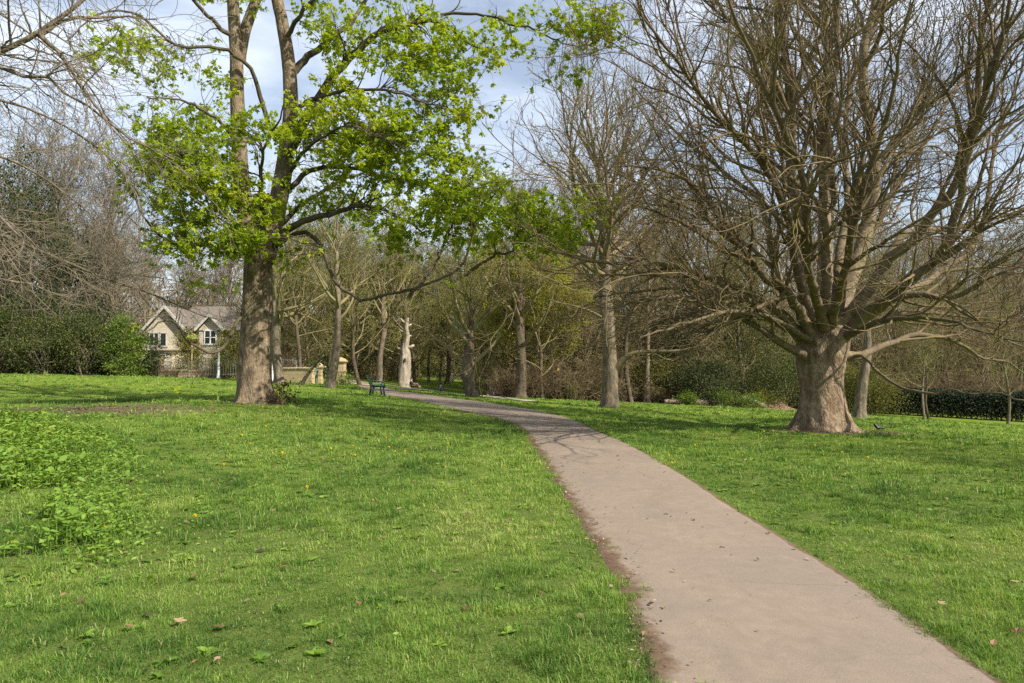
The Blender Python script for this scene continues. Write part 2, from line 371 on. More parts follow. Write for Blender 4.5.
def spawn(par, dens, t0, t1, ang, Lr, rr, S, wander=.15, up=.05, tip=.25, rmin=.002, shrink=.5, rmax=9., asd=.2, flat=0.):
    N, S1, _ = par['p'].shape
    if N == 0: return par
    n = rng.poisson(dens*par['L']*(t1-t0)); n = np.maximum(n, 1)
    idx = np.repeat(np.arange(N), n); k = len(idx)
    t = t0+(t1-t0)*rng.random(k)
    p, tan, r = interp(par, idx, t)
    rv = rng.normal(0, 1, (k, 3)); rv[:, 2] *= (1-flat); side = nrm(rv-(rv*tan).sum(-1, keepdims=True)*tan)
    a = np.clip(rng.normal(ang, asd, k), .15, 1.5)
    d = tan*np.cos(a)[:, None]+side*np.sin(a)[:, None]
    L = rng.uniform(Lr[0], Lr[1], k)*(1-shrink*t)
    r0 = np.minimum(np.minimum(r*rr, r*.9), rmax)*rng.uniform(.8, 1.1, k)
    return grow(p, d, L, np.maximum(r0, rmin), S, wander, up, tip, rmin)
def cat(*bs):
    S = max(b['p'].shape[1] for b in bs)
    def rs(b):
        s = b['p'].shape[1]
        if s == S: return b
        f = np.linspace(0, s-1, S); i = np.minimum(f.astype(int), s-2); f = f-i
        return {'p': b['p'][:, i]*(1-f)[None, :, None]+b['p'][:, i+1]*f[None, :, None], 'r': b['r'][:, i]*(1-f)+b['r'][:, i+1]*f, 'L': b['L']}
    bs = [rs(b) for b in bs]
    return {k: np.concatenate([b[k] for b in bs]) for k in ('p', 'r', 'L')}
def limbs(tr, d, S=22, pw=.8, wob=.012, fl=0.):
    """tr: list of (points[(px,py,dz)], r0, r1): limb courses at distance d with their own depth"""
    ps, rs, Ls = [], [], []
    for pts, r0, r1 in tr:
        c = catmull([P(a[0], a[1], d+a[2]) for a in pts], S)
        w = np.cumsum(rng.normal(0, wob, (S+1, 3)), 0); w -= w[0]
        c = c+w; ps.append(c); t = np.linspace(0, 1, S+1); rs.append((r0+(r1-r0)*t**pw)*(1+fl*np.exp(-t*14))); Ls.append(np.linalg.norm(np.diff(c, axis=0), axis=1).sum())
    return {'p': np.array(ps), 'r': np.array(rs), 'L': np.array(Ls)}
def reach(skel, targets, S=10, r0max=.05, rr=.6, tipr=.006, bend=.35):
    """curved branches from the nearest skeleton node to each target, in two rounds"""
    out = []; order = rng.permutation(len(targets)); cut = max(1, len(order)//3)
    nodes, tans, rads = [], [], []
    def addn(b):
        tn = np.diff(b['p'], axis=1); nodes.append(b['p'][:, 2:-1].reshape(-1, 3)); tans.append(nrm(tn[:, 2:]).reshape(-1, 3)); rads.append(b['r'][:, 2:-1].ravel())
    addn(skel)
    for part in (order[:cut], order[cut:]):
        if len(part) == 0: continue
        nd, tn, rd = np.concatenate(nodes), np.concatenate(tans), np.concatenate(rads); tg = targets[part]
        v = tg[:, None]-nd[None]; ds = np.linalg.norm(v, axis=-1)
        cosn = (v*tn[None]).sum(-1)/np.maximum(ds, 1e-6)
        j = np.argmin(ds*(1.25-.35*cosn)+.4*np.maximum(-v[..., 2], 0), 1)
        p0 = nd[j]; L = np.linalg.norm(tg-p0, axis=1); c1 = p0+tn[j]*(L*bend)[:, None]+np.array([0, 0, .12])*L[:, None]
        t = np.linspace(0, 1, S+1)[None, :, None]
        p = (1-t)**2*p0[:, None]+2*t*(1-t)*c1[:, None]+t*t*tg[:, None]
        w = np.cumsum(rng.normal(0, 1, p.shape), 1)*(L/S*.16)[:, None, None]; w -= w[:, :1]; p = p+w
        r0 = np.minimum(rd[j]*rr, np.minimum(r0max, .012+.012*L)); tt = t[..., 0]
        b = {'p': p, 'r': r0[:, None]+(tipr-r0[:, None])*tt, 'L': L*1.1}
        out.append(b); addn(b)
    return cat(*out)
def trunk(path, rad, sides=40, S=60, flare=.5, fh=.6, lobes=5, seed=0, lump=.05, mb=None, m=0, fpow=2.2):
    """bark column with root flare and lumps; path: 3-D points, rad: radius list along it"""
    r = np.random.default_rng(seed); c = catmull(path, S); t = np.linspace(0, 1, S+1)
    R = np.interp(t, np.linspace(0, 1, len(rad)), rad); h = np.r_[0, np.cumsum(np.linalg.norm(np.diff(c, axis=0), axis=1))]
    a = 2*PI*np.arange(sides)/sides; ph = r.uniform(0, 2*PI, 8)
    fl = np.exp(-h/fh*fpow)[:, None]
    lob = (.25+.95*(.5+.5*np.cos(lobes*a+ph[0]+.6*np.sin(2*a+ph[1])))**1.6)[None]+.2*np.cos((lobes+3)*a+ph[5])[None]
    lum = lump*(np.cos(2*a[None]+ph[2]+h[:, None]*.9)+.8*np.cos(3*a[None]+ph[3]-h[:, None]*1.3)+.6*np.cos(5*a[None]+ph[4]+h[:, None]*2.3)+.35*np.cos(9*a[None]+ph[6]+np.sin(h[:, None]*2.)))
    lum = lum+lump*.6*(vn(np.cos(a)[None]*2+h[:, None]*1.7, np.sin(a)[None]*2+seed*7+h[:, None]*.7, .5, seed)-.5)*2
    RR = R[:, None]*(1+flare*fl*lob+lum)
    v = c[:, None]+np.stack([RR*np.cos(a), RR*np.sin(a), np.zeros_like(RR)], -1)
    mb = mb or MB(); k = (np.arange(S)*sides)[:, None]; j = np.arange(sides)[None]; j2 = (j+1) % sides
    e = S*sides; kk = np.arange(1, sides-1)
    mb.add(v, q=np.stack([k+j, k+j2, k+j2+sides, k+j+sides], -1).reshape(-1, 4), t=np.stack([e+0*kk, e+kk, e+kk+1], -1), m=m)
    return mb
def shift(b, o): return {'p': b['p']-np.asarray(o), 'r': b['r'], 'L': b['L']}
def ends(b, n, t0=.4):
    """n positions per branch towards its end"""
    N = len(b['p']); idx = np.repeat(np.arange(N), n); t = t0+(1-t0)*rng.random(len(idx)); p, tan, _ = interp(b, idx, t); return p, tan
def T(v, t): return np.array(v, float), np.array(t)
LEAF_MAPLE = T([(0,0,0),(-.34,.12,.03),(-.55,.52,-.06),(-.22,.5,.04),(0,1,-.12),(.22,.5,.04),(.55,.52,-.06),(.34,.12,.03)], [(0,2,1),(0,3,2),(0,4,3),(0,5,4),(0,6,5),(0,7,6)])
LEAF_OVAL = T([(0,0,0),(-.27,.35,.06),(-.2,.72,.03),(0,1,-.06),(.2,.72,.03),(.27,.35,.06),(0,.5,-.02)], [(0,6,1),(1,6,2),(2,6,3),(3,6,4),(4,6,5),(5,6,0)])
LEAF_DIA = T([(0,0,0),(-.3,.5,.07),(0,1,-.04),(.3,.5,.07)], [(0,2,1),(0,3,2)])
def scatter_leaves(mb, p, tan, size, tmpl=LEAF_DIA, droop=.3, out=.6, m=0, var=None, jit=.05, upn=1.):
    N = len(p); a = nrm(tan*out+rng.normal(0, .6, (N, 3))+np.array([0, 0, -droop])); n = nrm(np.array([0, 0, upn])+rng.normal(0, .45, (N, 3)))
    return mb.leaves(tmpl, p+rng.normal(0, jit, (N, 3)), a, n, size*rng.uniform(.6, 1.25, N), var, m)

# ------------------------------------------------------------------ path layout
Lp = [(1.05-.4, -6), (.7, 0), (.74, 2.5)]+[tuple(hit(*q)) for q in [(655,683),(640,633),(628,593),(607,560),(588,530),(570,502),(551,472),(537,450),(526,434),(515,426),(502,420),(480,414.5),(457,410),(435,405),(413,400),(395,396.5),(381,394),(366,389),(356,385),(347,381)]]+[(-17.5, 70), (-24, 90)]
Rp = [(2.5, -6), (2.52, 0), (2.55, 2.5)]+[tuple(hit(*q)) for q in [(995,683),(888,606),(804,553),(720,500),(690,480),(655,459),(625,443),(594,430),(572,419.5),(543,412),(512,406.5),(480,401.7),(440,396.5),(400,391),(385,387.5),(372,384),(360,380.5),(350,377.5)]]+[(-19.5, 76), (-26, 95)]
def smooth_poly(pts, S):
    p = np.c_[np.array(pts), np.zeros(len(pts))]; return catmull(p, S)[:, :2]
def pair(Lp, Rp, S):
    l = smooth_poly(Lp, S*4); r = smooth_poly(Rp, S*4)
    c = catmull(np.c_[(smooth_poly(Lp, 60)+smooth_poly(Rp, 60))/2, np.zeros(61)], S)[:, :2]
    tn = nrm(np.gradient(c, axis=0)); nv = np.c_[-tn[:, 1], tn[:, 0]]   # left normal
    def off(e, sgn):
        d = e[None]-c[:, None]; al = np.abs((d*tn[:, None]).sum(-1)); w = (d*nv[:, None]).sum(-1)*sgn
        al = al+np.where(np.abs(w) > 3, 50, 0)
        return np.take_along_axis(w, al.argmin(1)[:, None], 1)[:, 0]
    wl, wr = off(l, 1), off(r, -1)
    ker = np.ones(9)/9; sm = lambda w: np.convolve(np.pad(np.clip(w, .4, 2.), 4, 'edge'), ker, 'valid')
    return c, nv, sm(wl), sm(wr)
PC, PN, PWL, PWR = pair(Lp, Rp, 700)
def side_path(pts, w, S=200):
    c = smooth_poly(pts, S); tn = nrm(np.gradient(c, axis=0)); return c, np.c_[-tn[:, 1], tn[:, 0]], np.full(S+1, w), np.full(S+1, w)
q0 = hit(395, 387.6); q1 = hit(430, 390.5); q2 = hit(468, 394.5); q3 = hit(510, 399)
P2C, P2N, P2L, P2R = side_path([tuple(q0+np.array([-3.2, .3])), tuple(q0), tuple(q1), tuple(q2), tuple(q3), (q3[0]+1.2, q3[1]-.4)], .7)
def edge_dist(x, y):
    """signed distance beyond the path edge (negative = on path), and the side (+ left)"""
    best = np.full(x.shape, 99.); side = np.zeros(x.shape)
    P2C_ = P2C[::2]
    for C, Nv, wl, wr in ((PC[::2], PN[::2], PWL[::2], PWR[::2]), (P2C_, P2N[::2], P2L[::2], P2R[::2])):
        for i in range(0, len(x), 20000):
            a, b = x[i:i+20000], y[i:i+20000]
            d2 = (a[:, None]-C[:, 0])**2+(b[:, None]-C[:, 1])**2; j = d2.argmin(1)
            w = (a-C[j, 0])*Nv[j, 0]+(b-C[j, 1])*Nv[j, 1]; dd = np.sqrt(d2[np.arange(len(j)), j])
            e = np.where(w > 0, dd-wl[j], dd-wr[j])-(.55 if C is P2C_ else 0.)
            bb = best[i:i+20000]; ss = side[i:i+20000]; k = e < bb; bb[k] = e[k]; ss[k] = np.sign(w[k])
    return best, side
def soil(x, y):
    s = np.zeros(np.shape(x))
    for cx, cy, rx, ry, a in ((-10.6, 17.8, 4.2, 3., .72), (-9.3, 14., 1.6, 1.4, .5), (-7.7, 20.8, 1.3, 1., .9), (8.45, 18.8, 1.7, 1.1, 1.), (9.6, 18.3, 1.5, .6, .9), (4.6, 33, 1.2, .7, .5), (-8.8, 12.6, 1.6, 1.2, .5), (-4, 9.5, 1.2, .8, .25), (16.8, 42.5, 4, 1.2, .8)):
        s = np.maximum(s, a*np.exp(-((x-cx)/rx)**2-((y-cy)/ry)**2))
    return s

# ------------------------------------------------------------------ ground, paths
def build_ground():
    na, nr = 300, 190
    ang = np.r_[np.linspace(-PI, -1.0, 50)[:-1], np.linspace(-1.0, 1.0, na), np.linspace(1.0, PI, 50)[1:-1]]
    r = np.r_[0, np.geomspace(.6, 700, nr)]; A, R = np.meshgrid(ang, r)
    X = R*np.sin(A); Y = R*np.cos(A); Z = gz(X, Y)
    far = np.clip((np.hypot(X, Y)-90)/120, 0, 1); Z = Z*(1-far)+far*(-.3)
    n = len(ang); k = (np.arange(len(r)-1)*n)[:, None]; j = np.arange(n)[None]; j2 = (j+1) % n
    mb = MB().add(np.stack([X, Y, Z], -1), q=np.stack([k+j, k+j2, k+j2+n, k+j+n], -1).reshape(-1, 4))
    near = np.clip(1-(np.hypot(X, Y)-9)/16, 0, 1)*.75
    o = mb.build('ground', M['ground'], attrs={'soil': soil(X, Y).ravel(), 'near': near.ravel()}); o['kind'] = 'structure'
build_ground()
def build_path(name, C, Nv, wl, wr, mat, extra, lift, dl, dr):
    u = np.linspace(0, 1, 25); S = len(C)
    wl2 = wl+extra; wr2 = wr+extra
    off = wl2[:, None]-(wl2+wr2)[:, None]*u[None]            # + left ... - right
    pts = C[:, None]+Nv[:, None]*off[..., None]
    z = gz(pts[..., 0], pts[..., 1])+lift+.02*(1-(2*u-1)**2)[None]-.035*np.maximum(0, np.abs(2*u-1)-.93)[None]/.07
    el = np.clip((off-(wl[:, None]-dl))/dl, 0, 1.2)*.75; er = np.clip((-off-(wr[:, None]-dr))/dr, 0, 1.2)*.75
    k = (np.arange(S-1)*25)[:, None]; j = np.arange(24)[None]
    mb = MB().add(np.concatenate([pts, z[..., None]], -1), q=np.stack([k+j, k+25+j, k+26+j, k+1+j], -1).reshape(-1, 4)[:, ::-1])
    o = mb.build(name, mat, attrs={'edge': np.maximum(el, er).ravel()}); o['kind'] = 'structure'
build_path('path', PC, PN, PWL, PWR, M['path'], .1, .006, .34, .04)
build_path('side_path', P2C, P2N, P2L, P2R, M['path2'], .05, .012, .1, .1)
print('ground', time.time()-T0)

# ------------------------------------------------------------------ grass
def build_grass():
    mb = MB()
    def zone(r0, r1, dens, l, w, segs):
        half = .86; n = int(dens*half*(r1*r1-r0*r0))
        r = np.sqrt(rng.uniform(r0*r0, r1*r1, n)); a = rng.uniform(-half, half, n)
        x, y = r*np.sin(a), r*np.cos(a)
        # most blades grow in splayed tufts
        nt_ = max(1, n//26); pick = rng.integers(0, nt_, n); intuft = rng.random(n) < .72
        trad = rng.uniform(.018, .05, nt_)*max(1., w/.006)**.5; tl = np.where(rng.random(nt_) < .07, rng.uniform(1.5, 2.1, nt_), rng.uniform(.6, 1.4, nt_)); tt = rng.normal(0, 1, nt_)
        ox, oy = rng.normal(0, 1, n)*trad[pick], rng.normal(0, 1, n)*trad[pick]
        x = np.where(intuft, x[pick]+ox, x); y = np.where(intuft, y[pick]+oy, y)
        outaz = np.arctan2(oy, ox); rrel = np.hypot(ox, oy)/trad[pick]; ttl = np.where(intuft, tl[pick], .7); ttv = np.where(intuft, tt[pick], -.5)
        e, sd = edge_dist(x, y)
        ragged = (vn(x, y, .4, 3)-.5)*.42+(vn(x, y, .12, 4)-.5)*.2
        lim = np.where(sd > 0, .02, .0)+ragged*np.where(sd > 0, 1., .45)
        d = .8+.5*vn(x, y, .5, 1)*vn(x, y, 2.1, 2)+.25*vn(x, y, .16, 8)
        d = d*(1-np.clip(soil(x, y)*1.5, 0, .95)); d = d*(1-.9*np.clip((vn(x, y, .75, 17)*.6+vn(x, y, .22, 18)*.4-.72)*6, 0, 1))
        keep = (e > lim) & (rng.random(n) < d*1.5)
        x, y, r, e = x[keep], y[keep], r[keep], e[keep]; n = len(x); intuft, outaz, rrel, ttl, ttv = intuft[keep], outaz[keep], rrel[keep], ttl[keep], ttv[keep]
        tall = (.55+.9*vn(x, y, .45, 5)**1.5)*(.75+.6*vn(x, y, 3., 6))
        tuft = vn(x, y, .22, 9); tall *= 1+1.1*np.clip((tuft-.72)/.2, 0, 1)
        L = l*tall*ttl*rng.uniform(.55, 1.3, n)
        fl = 2*PI*vn(x, y, .6, 7)*2; az = np.where(intuft, outaz+rng.normal(0, .5, n), fl+rng.normal(0, 1.3, n))
        lean = np.where(intuft, .25+.45*rrel+rng.normal(0, .2, n), np.abs(rng.normal(.9, .4, n))); lean = np.clip(lean, .05, 1.5); W = w*rng.uniform(.7, 1.3, n)
        dx, dy = np.cos(az), np.sin(az); px, py = -dy, dx
        tw = rng.uniform(-.9, .9, n); px, py = px*np.cos(tw)-py*np.sin(tw), px*np.sin(tw)+py*np.cos(tw)
        z = gz(x, y)-.005; b = np.stack([x, y, z], -1); pd = np.stack([px, py, 0*px], -1); dd = np.stack([dx, dy, 0*dx], -1); up = np.array([0, 0, 1.])
        v = []
        mid = b+up*(L*.6)[:, None]*np.cos(lean*.5)[:, None]+dd*(L*.6*np.sin(lean*.5))[:, None]
        tip = mid+up*(L*.45*np.cos(lean*1.5))[:, None]+dd*(L*.45*np.sin(lean*1.5))[:, None]
        V = np.stack([b-pd*(W/2)[:, None], b+pd*(W/2)[:, None], mid+pd*(W*.42)[:, None], mid-pd*(W*.42)[:, None], tip], 1)
        o = np.arange(n)*5
        tone = .5*vn(x, y, 1.3, 11)+.3*vn(x, y, .3, 12)+.2*vn(x, y, 5., 13)
        var = np.clip((tone-.5)*1.5+.46+.15*ttv+rng.normal(0, .13, n), 0, .9); dry = rng.random(n) < .025+.06*np.clip((vn(x, y, .8, 15)-.6)*3, 0, 1); var[dry] = rng.uniform(.9, 1, dry.sum())
        mb.add(V, q=np.stack([o, o+1, o+2, o+3], -1), t=np.stack([o+3, o+2, o+4], -1), var=np.repeat(var, 5))
        return n
    c = [zone(2.6, 6.5, 7500, .048, .0038, 2), zone(6.5, 11, 3600, .052, .0055, 2), zone(11, 18, 1300, .056, .009, 2), zone(18, 30, 420, .06, .016, 2), zone(30, 52, 110, .06, .03, 2)]
    print('blades', c)
    tag(mb.build('grass', M['grass'], smooth=False), 'short green grass blades covering the park lawn', 'grass', kind='stuff')
build_grass()
print('grass', time.time()-T0)

# ------------------------------------------------------------------ weeds
def build_weeds():
    mb = MB()
    # leafy bank at the left
    n = 30000; u = rng.random(n)
    x = rng.uniform(-10.5, -2.2, n); y = rng.uniform(5.5, 16, n)
    px = 512+x/y*F
    dens = np.clip((160+26*(vn(x, y, 1.3, 27)-.5)*2-px-np.clip(y-11, 0, 9)*22)/90, 0, 1)*np.clip((y-5.9)/1., 0, 1)*(vn(x, y, .9, 21) > .24)+.10*(vn(x, y, 1.1, 22) > .55)*np.clip((320-px)/200, 0, 1)
    k = rng.random(n) < dens; x, y = x[k], y[k]; bank = np.clip((150-(512+x/y*F))/110, 0, 1)
    hgt = .02+bank*(.06+.8*vn(x, y, .9, 21)*vn(x, y, 2.2, 24))*rng.random(len(x))
    z = gz(x, y)+hgt
    for rep in range(4):
        m = len(x); az = rng.uniform(0, 2*PI, m); el = rng.uniform(-.25, .75, m)
        a = np.stack([np.cos(az)*np.cos(el), np.sin(az)*np.cos(el), np.sin(el)], -1); nn = nrm(np.stack([0*az, 0*az, 0*az+1], -1)+rng.normal(0, .35, (m, 3)))
        p = np.stack([x, y, z], -1)+rng.normal(0, .05, (m, 3))*np.array([1, 1, .4])
        s = np.where(rng.random(m) < .05, rng.uniform(.1, .17, m), rng.uniform(.035, .09, m))*(.6+.4*bank)
        mb.leaves(LEAF_OVAL, p, a, nn, s, np.clip(.25+.5*vn(x, y, .7, 25)+rng.normal(0, .2, m), 0, 1))
    st = {'p': np.stack([np.stack([x, y, gz(x, y)-.01], -1), np.stack([x, y, z], -1)], 1), 'r': np.full((len(x), 2), .003), 'L': hgt}
    mb.tubes(st, 3)
    tag(mb.build('undergrowth', M['weed'], smooth=False), 'leafy green weeds forming a low bank at the lawn edge', 'weeds', kind='stuff')
    # rosettes through the lawn
    mb = MB(); n = 4200
    r = np.sqrt(rng.uniform(4.2**2, 24**2, n)); a = rng.uniform(-.72, .72, n); x, y = r*np.sin(a), r*np.cos(a); e, _ = edge_dist(x, y)
    k = (e > .15) & (rng.random(n) < .2+1.1*(vn(x, y, 1.6, 31) > .5)); x, y = x[k], y[k]
    m = 7; X = np.repeat(x, m); Y = np.repeat(y, m); N = len(X); az = rng.uniform(0, 2*PI, N); el = rng.uniform(.02, .4, N)
    ax = np.stack([np.cos(az)*np.cos(el), np.sin(az)*np.cos(el), np.sin(el)], -1)
    sz = np.repeat(rng.uniform(.03, .08, len(x)), m)*rng.uniform(.7, 1.2, N)
    mb.leaves(LEAF_OVAL, np.stack([X, Y, gz(X, Y)+.008], -1), ax, nrm(np.array([0, 0, 1.])+rng.normal(0, .25, (N, 3))), sz, np.repeat(rng.random(len(x))*.8, m))
    tag(mb.build('lawn_weeds', M['weed'], smooth=False), 'broad leaved rosettes of dock and dandelion growing among the grass', 'weeds', kind='stuff')
    # crumbs of soil and leaf litter along the worn path edge
    mb = MB(); n = 3200; i = rng.integers(20, 300, n)
    off = np.where(rng.random(n) < .93, PWL[i]-rng.gamma(2., .09, n)+.12, rng.uniform(-.8, .8, n))
    c = PC[i]+PN[i]*off[:, None]+rng.normal(0, .03, (n, 2)); p = np.c_[c, gz(c[:, 0], c[:, 1])+.034]
    qs = [(8.4, 19., 1.6, 900), (9.6, 18.3, 1., 300), (-7.7, 20.9, 1.2, 600), (-10.6, 17.4, 2.8, 700), (4.6, 33., 1.2, 250), (-3, 8, 5, 260), (5, 10, 5, 160), (-6, 11, 4, 200)]
    ex = np.concatenate([np.c_[rng.normal(a_, s_*.6, k_), rng.normal(b_, s_*.45, k_)] for a_, b_, s_, k_ in qs])
    p = np.r_[p, np.c_[ex, gz(ex[:, 0], ex[:, 1])+.015]]; n = len(p)
    az = rng.uniform(0, 2*PI, n)
    mb.leaves(LEAF_DIA, p, np.stack([np.cos(az), np.sin(az), rng.normal(0, .25, n)], -1), nrm(np.array([0, 0, 1.])+rng.normal(0, .3, (n, 3))), np.where(np.arange(n) < 3200, rng.gamma(2., .008, n)+.006, rng.uniform(.03, .09, n)), rng.random(n)*np.where(np.arange(n) < 3200, 1., .8))
    lm = leafmat('litter', [(0,(.06,.04,.025)),(.6,(.16,.112,.055)),(.9,(.27,.2,.115)),(1,(.46,.4,.3))], .1)
    tag(mb.build('leaf_litter', lm, smooth=False), 'brown crumbs of soil and dead leaf on the worn path edge', 'litter', kind='stuff')
build_weeds()
# ------------------------------------------------------------------ the old spreading tree on the right
def big_tree():
    d = 19.; base = at(824, d); base[2] -= .05
    th = thing('spreading_tree', 'massive spreading bare tree with a stout flared trunk on the right lawn', 'tree', base)
    path = [np.array([0, 0, -.15])]+[P(*q)-base for q in [(822,410,d),(821,385,d),(822,360,d),(824,345,d),(825,335,d),(825,326,d)]]
    trunk(path, [.72,.66,.60,.57,.58,.62,.66,.66,.5], 72, 90, .8, .75, 6, 5, .05, None, 0, 2.0).build('trunk', M['bark_plane'], th)
    tr = [
     ([(812,360,0),(798,353,-.3),(770,335,-.9),(746,321,-1.3),(721,312,-1.7),(700,303,-2.),(672,299,-2.3),(640,306,-2.6)], .12, .03),
     ([(814,350,0),(797,333,.1),(771,318,.3),(752,298,.4),(728,288,.5),(698,290,.8),(675,282,1),(640,285,1.3),(600,292,1.6)], .13, .02),
     ([(812,345,0),(797,326,-.4),(776,306,-.9),(752,292,-1.3),(735,283,-1.6),(715,276,-1.9),(690,268,-2.2),(640,267,-2.8),(600,262,-3.2),(556,250,-3.6)], .15, .02),
     ([(818,345,0),(800,315,-.7),(782,293,-1.3),(762,278,-1.8),(748,258,-2.2),(731,234,-2.6),(716,208,-3),(695,188,-3.4),(665,172,-3.8),(625,165,-4.2)], .15, .02),
     ([(819,340,0),(802,305,.5),(782,283,1),(772,253,1.3),(766,222,1.6),(755,195,2),(733,178,2.4),(700,152,3),(665,118,3.5),(635,85,4)], .14, .02),
     ([(818,340,0),(803,300,-.8),(790,262,-1.6),(784,225,-2.2),(765,190,-2.8),(745,163,-3.2),(720,138,-3.7),(690,100,-4.2),(655,55,-4.8),(625,15,-5.2)], .15, .02),
     ([(820,338,0),(804,285,.4),(797,240,.8),(793,200,1.2),(785,150,1.6),(773,100,2),(758,50,2.3),(742,0,2.6),(722,-70,3)], .17, .03),
     ([(822,335,0),(809,270,-.5),(800,210,-.9),(794,170,-1.1),(795,120,-1.4),(789,60,-1.6),(783,0,-1.9),(770,-110,-2.4),(752,-200,-2.6)], .20, .03),
     ([(825,335,0),(818,270,.5),(816,220,.8),(815,180,1.1),(812,120,1.3),(816,60,1.6),(809,0,1.9),(805,-120,2.2),(800,-230,2.3)], .21, .03),
     ([(828,335,0),(828,260,-.9),(823,200,-1.5),(827,140,-2),(836,80,-2.5),(841,0,-3),(850,-110,-3.6)], .15, .03),
     ([(834,335,0),(846,290,0),(862,250,.2),(870,215,.3),(871,170,.4),(868,125,.4),(862,85,.5),(864,40,.6),(873,0,.7),(890,-100,.9),(905,-190,1.)], .23, .04),
     ([(832,330,0),(842,260,1),(848,205,1.7),(845,150,2.3),(851,100,2.9),(868,50,3.4),(889,0,4),(915,-90,4.8)], .15, .03),
     ([(836,335,0),(862,300,-.5),(888,259,-1),(916,238,-1.4),(940,208,-1.8),(957,187,-2),(968,150,-2.4),(977,100,-2.8),(986,45,-3.2),(1003,-10,-3.6),(1020,-70,-4)], .17, .03),
     ([(836,330,0),(866,285,.6),(887,250,1.1),(903,232,1.4),(934,228,1.8),(971,222,2.3),(992,215,2.6),(1024,208,3.1),(1065,190,3.6)], .15, .02),
     ([(837,333,0),(880,305,-.9),(910,275,-1.6),(934,260,-2),(948,241,-2.3),(958,217,-2.6),(965,190,-2.9),(970,150,-3.3),(990,90,-4),(1011,30,-4.6),(1030,-40,-5.2)], .16, .03),
     ([(836,338,0),(890,300,.6),(925,285,1.1),(943,274,1.4),(962,264,1.7),(980,243,2),(991,210,2.4),(996,180,2.7),(1003,140,3.1),(1020,85,3.7),(1040,30,4.2)], .14, .02),
     ([(836,345,0),(868,314,-.8),(900,301,-1.5),(940,301,-2.1),(970,299,-2.5),(985,292,-2.7),(991,281,-2.9),(1016,265,-3.3),(1060,245,-3.9)], .15, .02),
     ([(834,358,0),(860,352,.4),(886,341,.9),(918,331,1.4),(948,334,1.9),(965,344,2.2),(986,356,2.6),(1006,361,2.9),(1030,377,3.3)], .12, .02),
     ([(834,360,0),(860,356,-.4),(878,371,-.9),(899,385,-1.4),(920,387,-1.8),(934,388,-2),(946,383,-2.3),(965,387,-2.6),(1000,385,-3.1),(1035,392,-3.6)], .05, .015),
     ([(838,330,0),(862,250,.8),(872,190,1.4),(890,150,1.9),(919,113,2.4),(951,92,2.9),(972,63,3.2),(1000,40,3.7),(1040,10,4.2)], .11, .02),
     ([(838,330,0),(846,230,-1.3),(850,174,-1.9),(870,160,-2.2),(890,146,-2.4),(905,120,-2.7),(935,100,-3.1),(965,68,-3.6),(1000,20,-4.2)], .11, .02),
     ([(815,340,0),(780,320,1.2),(745,315,2.2),(705,330,3.2),(683,318,3.6),(660,322,3.9),(640,331,4.3)], .09, .015),
     ([(824,335,0),(815,290,-2),(806,240,-3.6),(795,180,-4.8),(770,110,-5.8),(740,30,-6.6),(715,-50,-7.2)], .14, .02),
     ([(830,335,0),(845,290,-2),(862,235,-3.6),(885,170,-4.8),(905,90,-5.8),(930,0,-6.6)], .14, .02),
     ([(822,335,0),(812,285,2.4),(800,225,4.4),(780,160,6),(760,90,7.2),(735,20,8.2)], .15, .02),
     ([(832,335,0),(850,280,2.4),(880,220,4.4),(910,170,6),(945,110,7.2),(985,50,8.2)], .15, .02),
     ([(828,335,0),(828,250,2),(832,170,3.4),(826,90,4.4),(830,0,5.2),(835,-100,6)], .16, .02),
     ([(820,338,0),(790,290,2),(755,255,3.6),(715,230,5),(670,210,6.2),(620,200,7.2)], .12, .02),
     ([(836,342,0),(880,320,2.2),(925,310,3.8),(975,315,5.2),(1030,320,6.4)], .12, .02),
     ([(816,342,0),(775,322,-1.8),(735,312,-3.4),(690,318,-4.8),(650,332,-5.8)], .09, .015),
     ([(836,342,0),(875,322,-1.8),(920,315,-3.2),(968,320,-4.4),(1020,335,-5.4)], .10, .015),
    ]
    L1 = shift(limbs(tr, d, 30, .8, .026, .7), base)
    L1['r'] *= 1.0
    for i in range(len(L1['p'])):
        b = {'p': L1['p'][i:i+1], 'r': L1['r'][i:i+1], 'L': L1['L'][i:i+1]}
        MB().tubes(b, 10).build('limb', M['limb_plane'], th).data.attributes['var'].data.foreach_set('value', np.repeat(np.clip((b['r'][0]-.06)/.16, 0, 1), 10).astype(np.float32))
    ups = lambda p: np.clip((p[:, 2]-3.6)*.02, -.012, .06)
    L1['r'] = np.maximum(L1['r'], .022)
    LA = spawn(L1, 1.2, .25, .95, .42, (3.2, 6.8), .64, 20, .11, ups, .18, .010, .4, .078)
    L2 = spawn(cat(L1, LA), 1.9, .3, 1, .55, (1.6, 3.6), .6, 11, .16, ups, .2, .008, .4, .045)
    L2 = cat(LA, L2)
    k = L2['p'][:, :, 2].min(1) > 1.9; L2 = {a: L2[a][k] for a in L2}
    L3 = spawn(L2, 2.5, .15, 1, .6, (.6, 1.9), .6, 8, .19, .03, .25, .0036, .4, .016)
    k = L3['p'][:, :, 2].min(1) > 1.5; L3 = {a: L3[a][k] for a in L3}
    L4 = spawn(L3, 2.1, .1, 1, .6, (.25, .7), .6, 4, .17, .06, .5, .0032, .35, .008)
    k4 = rng.random(len(L3['p'])) < .5
    mb = MB().tubes(L2, 5).tubes(L3, 4).tubes(L4, 3)
    mb.build('crown', M['twig_plane'], th)
    print('big', len(L2['p']), len(L3['p']), len(L4['p']))
    # first opening buds
    lb = MB(); p, tn = ends(L4, 1, .7); w = vn(p[:, 0], p[:, 2], 1.6, 41); k = rng.random(len(p)) < np.clip((w-.25)*1.5, .2, 1)*np.clip(1.05-p[:, 2]/14, .15, 1)
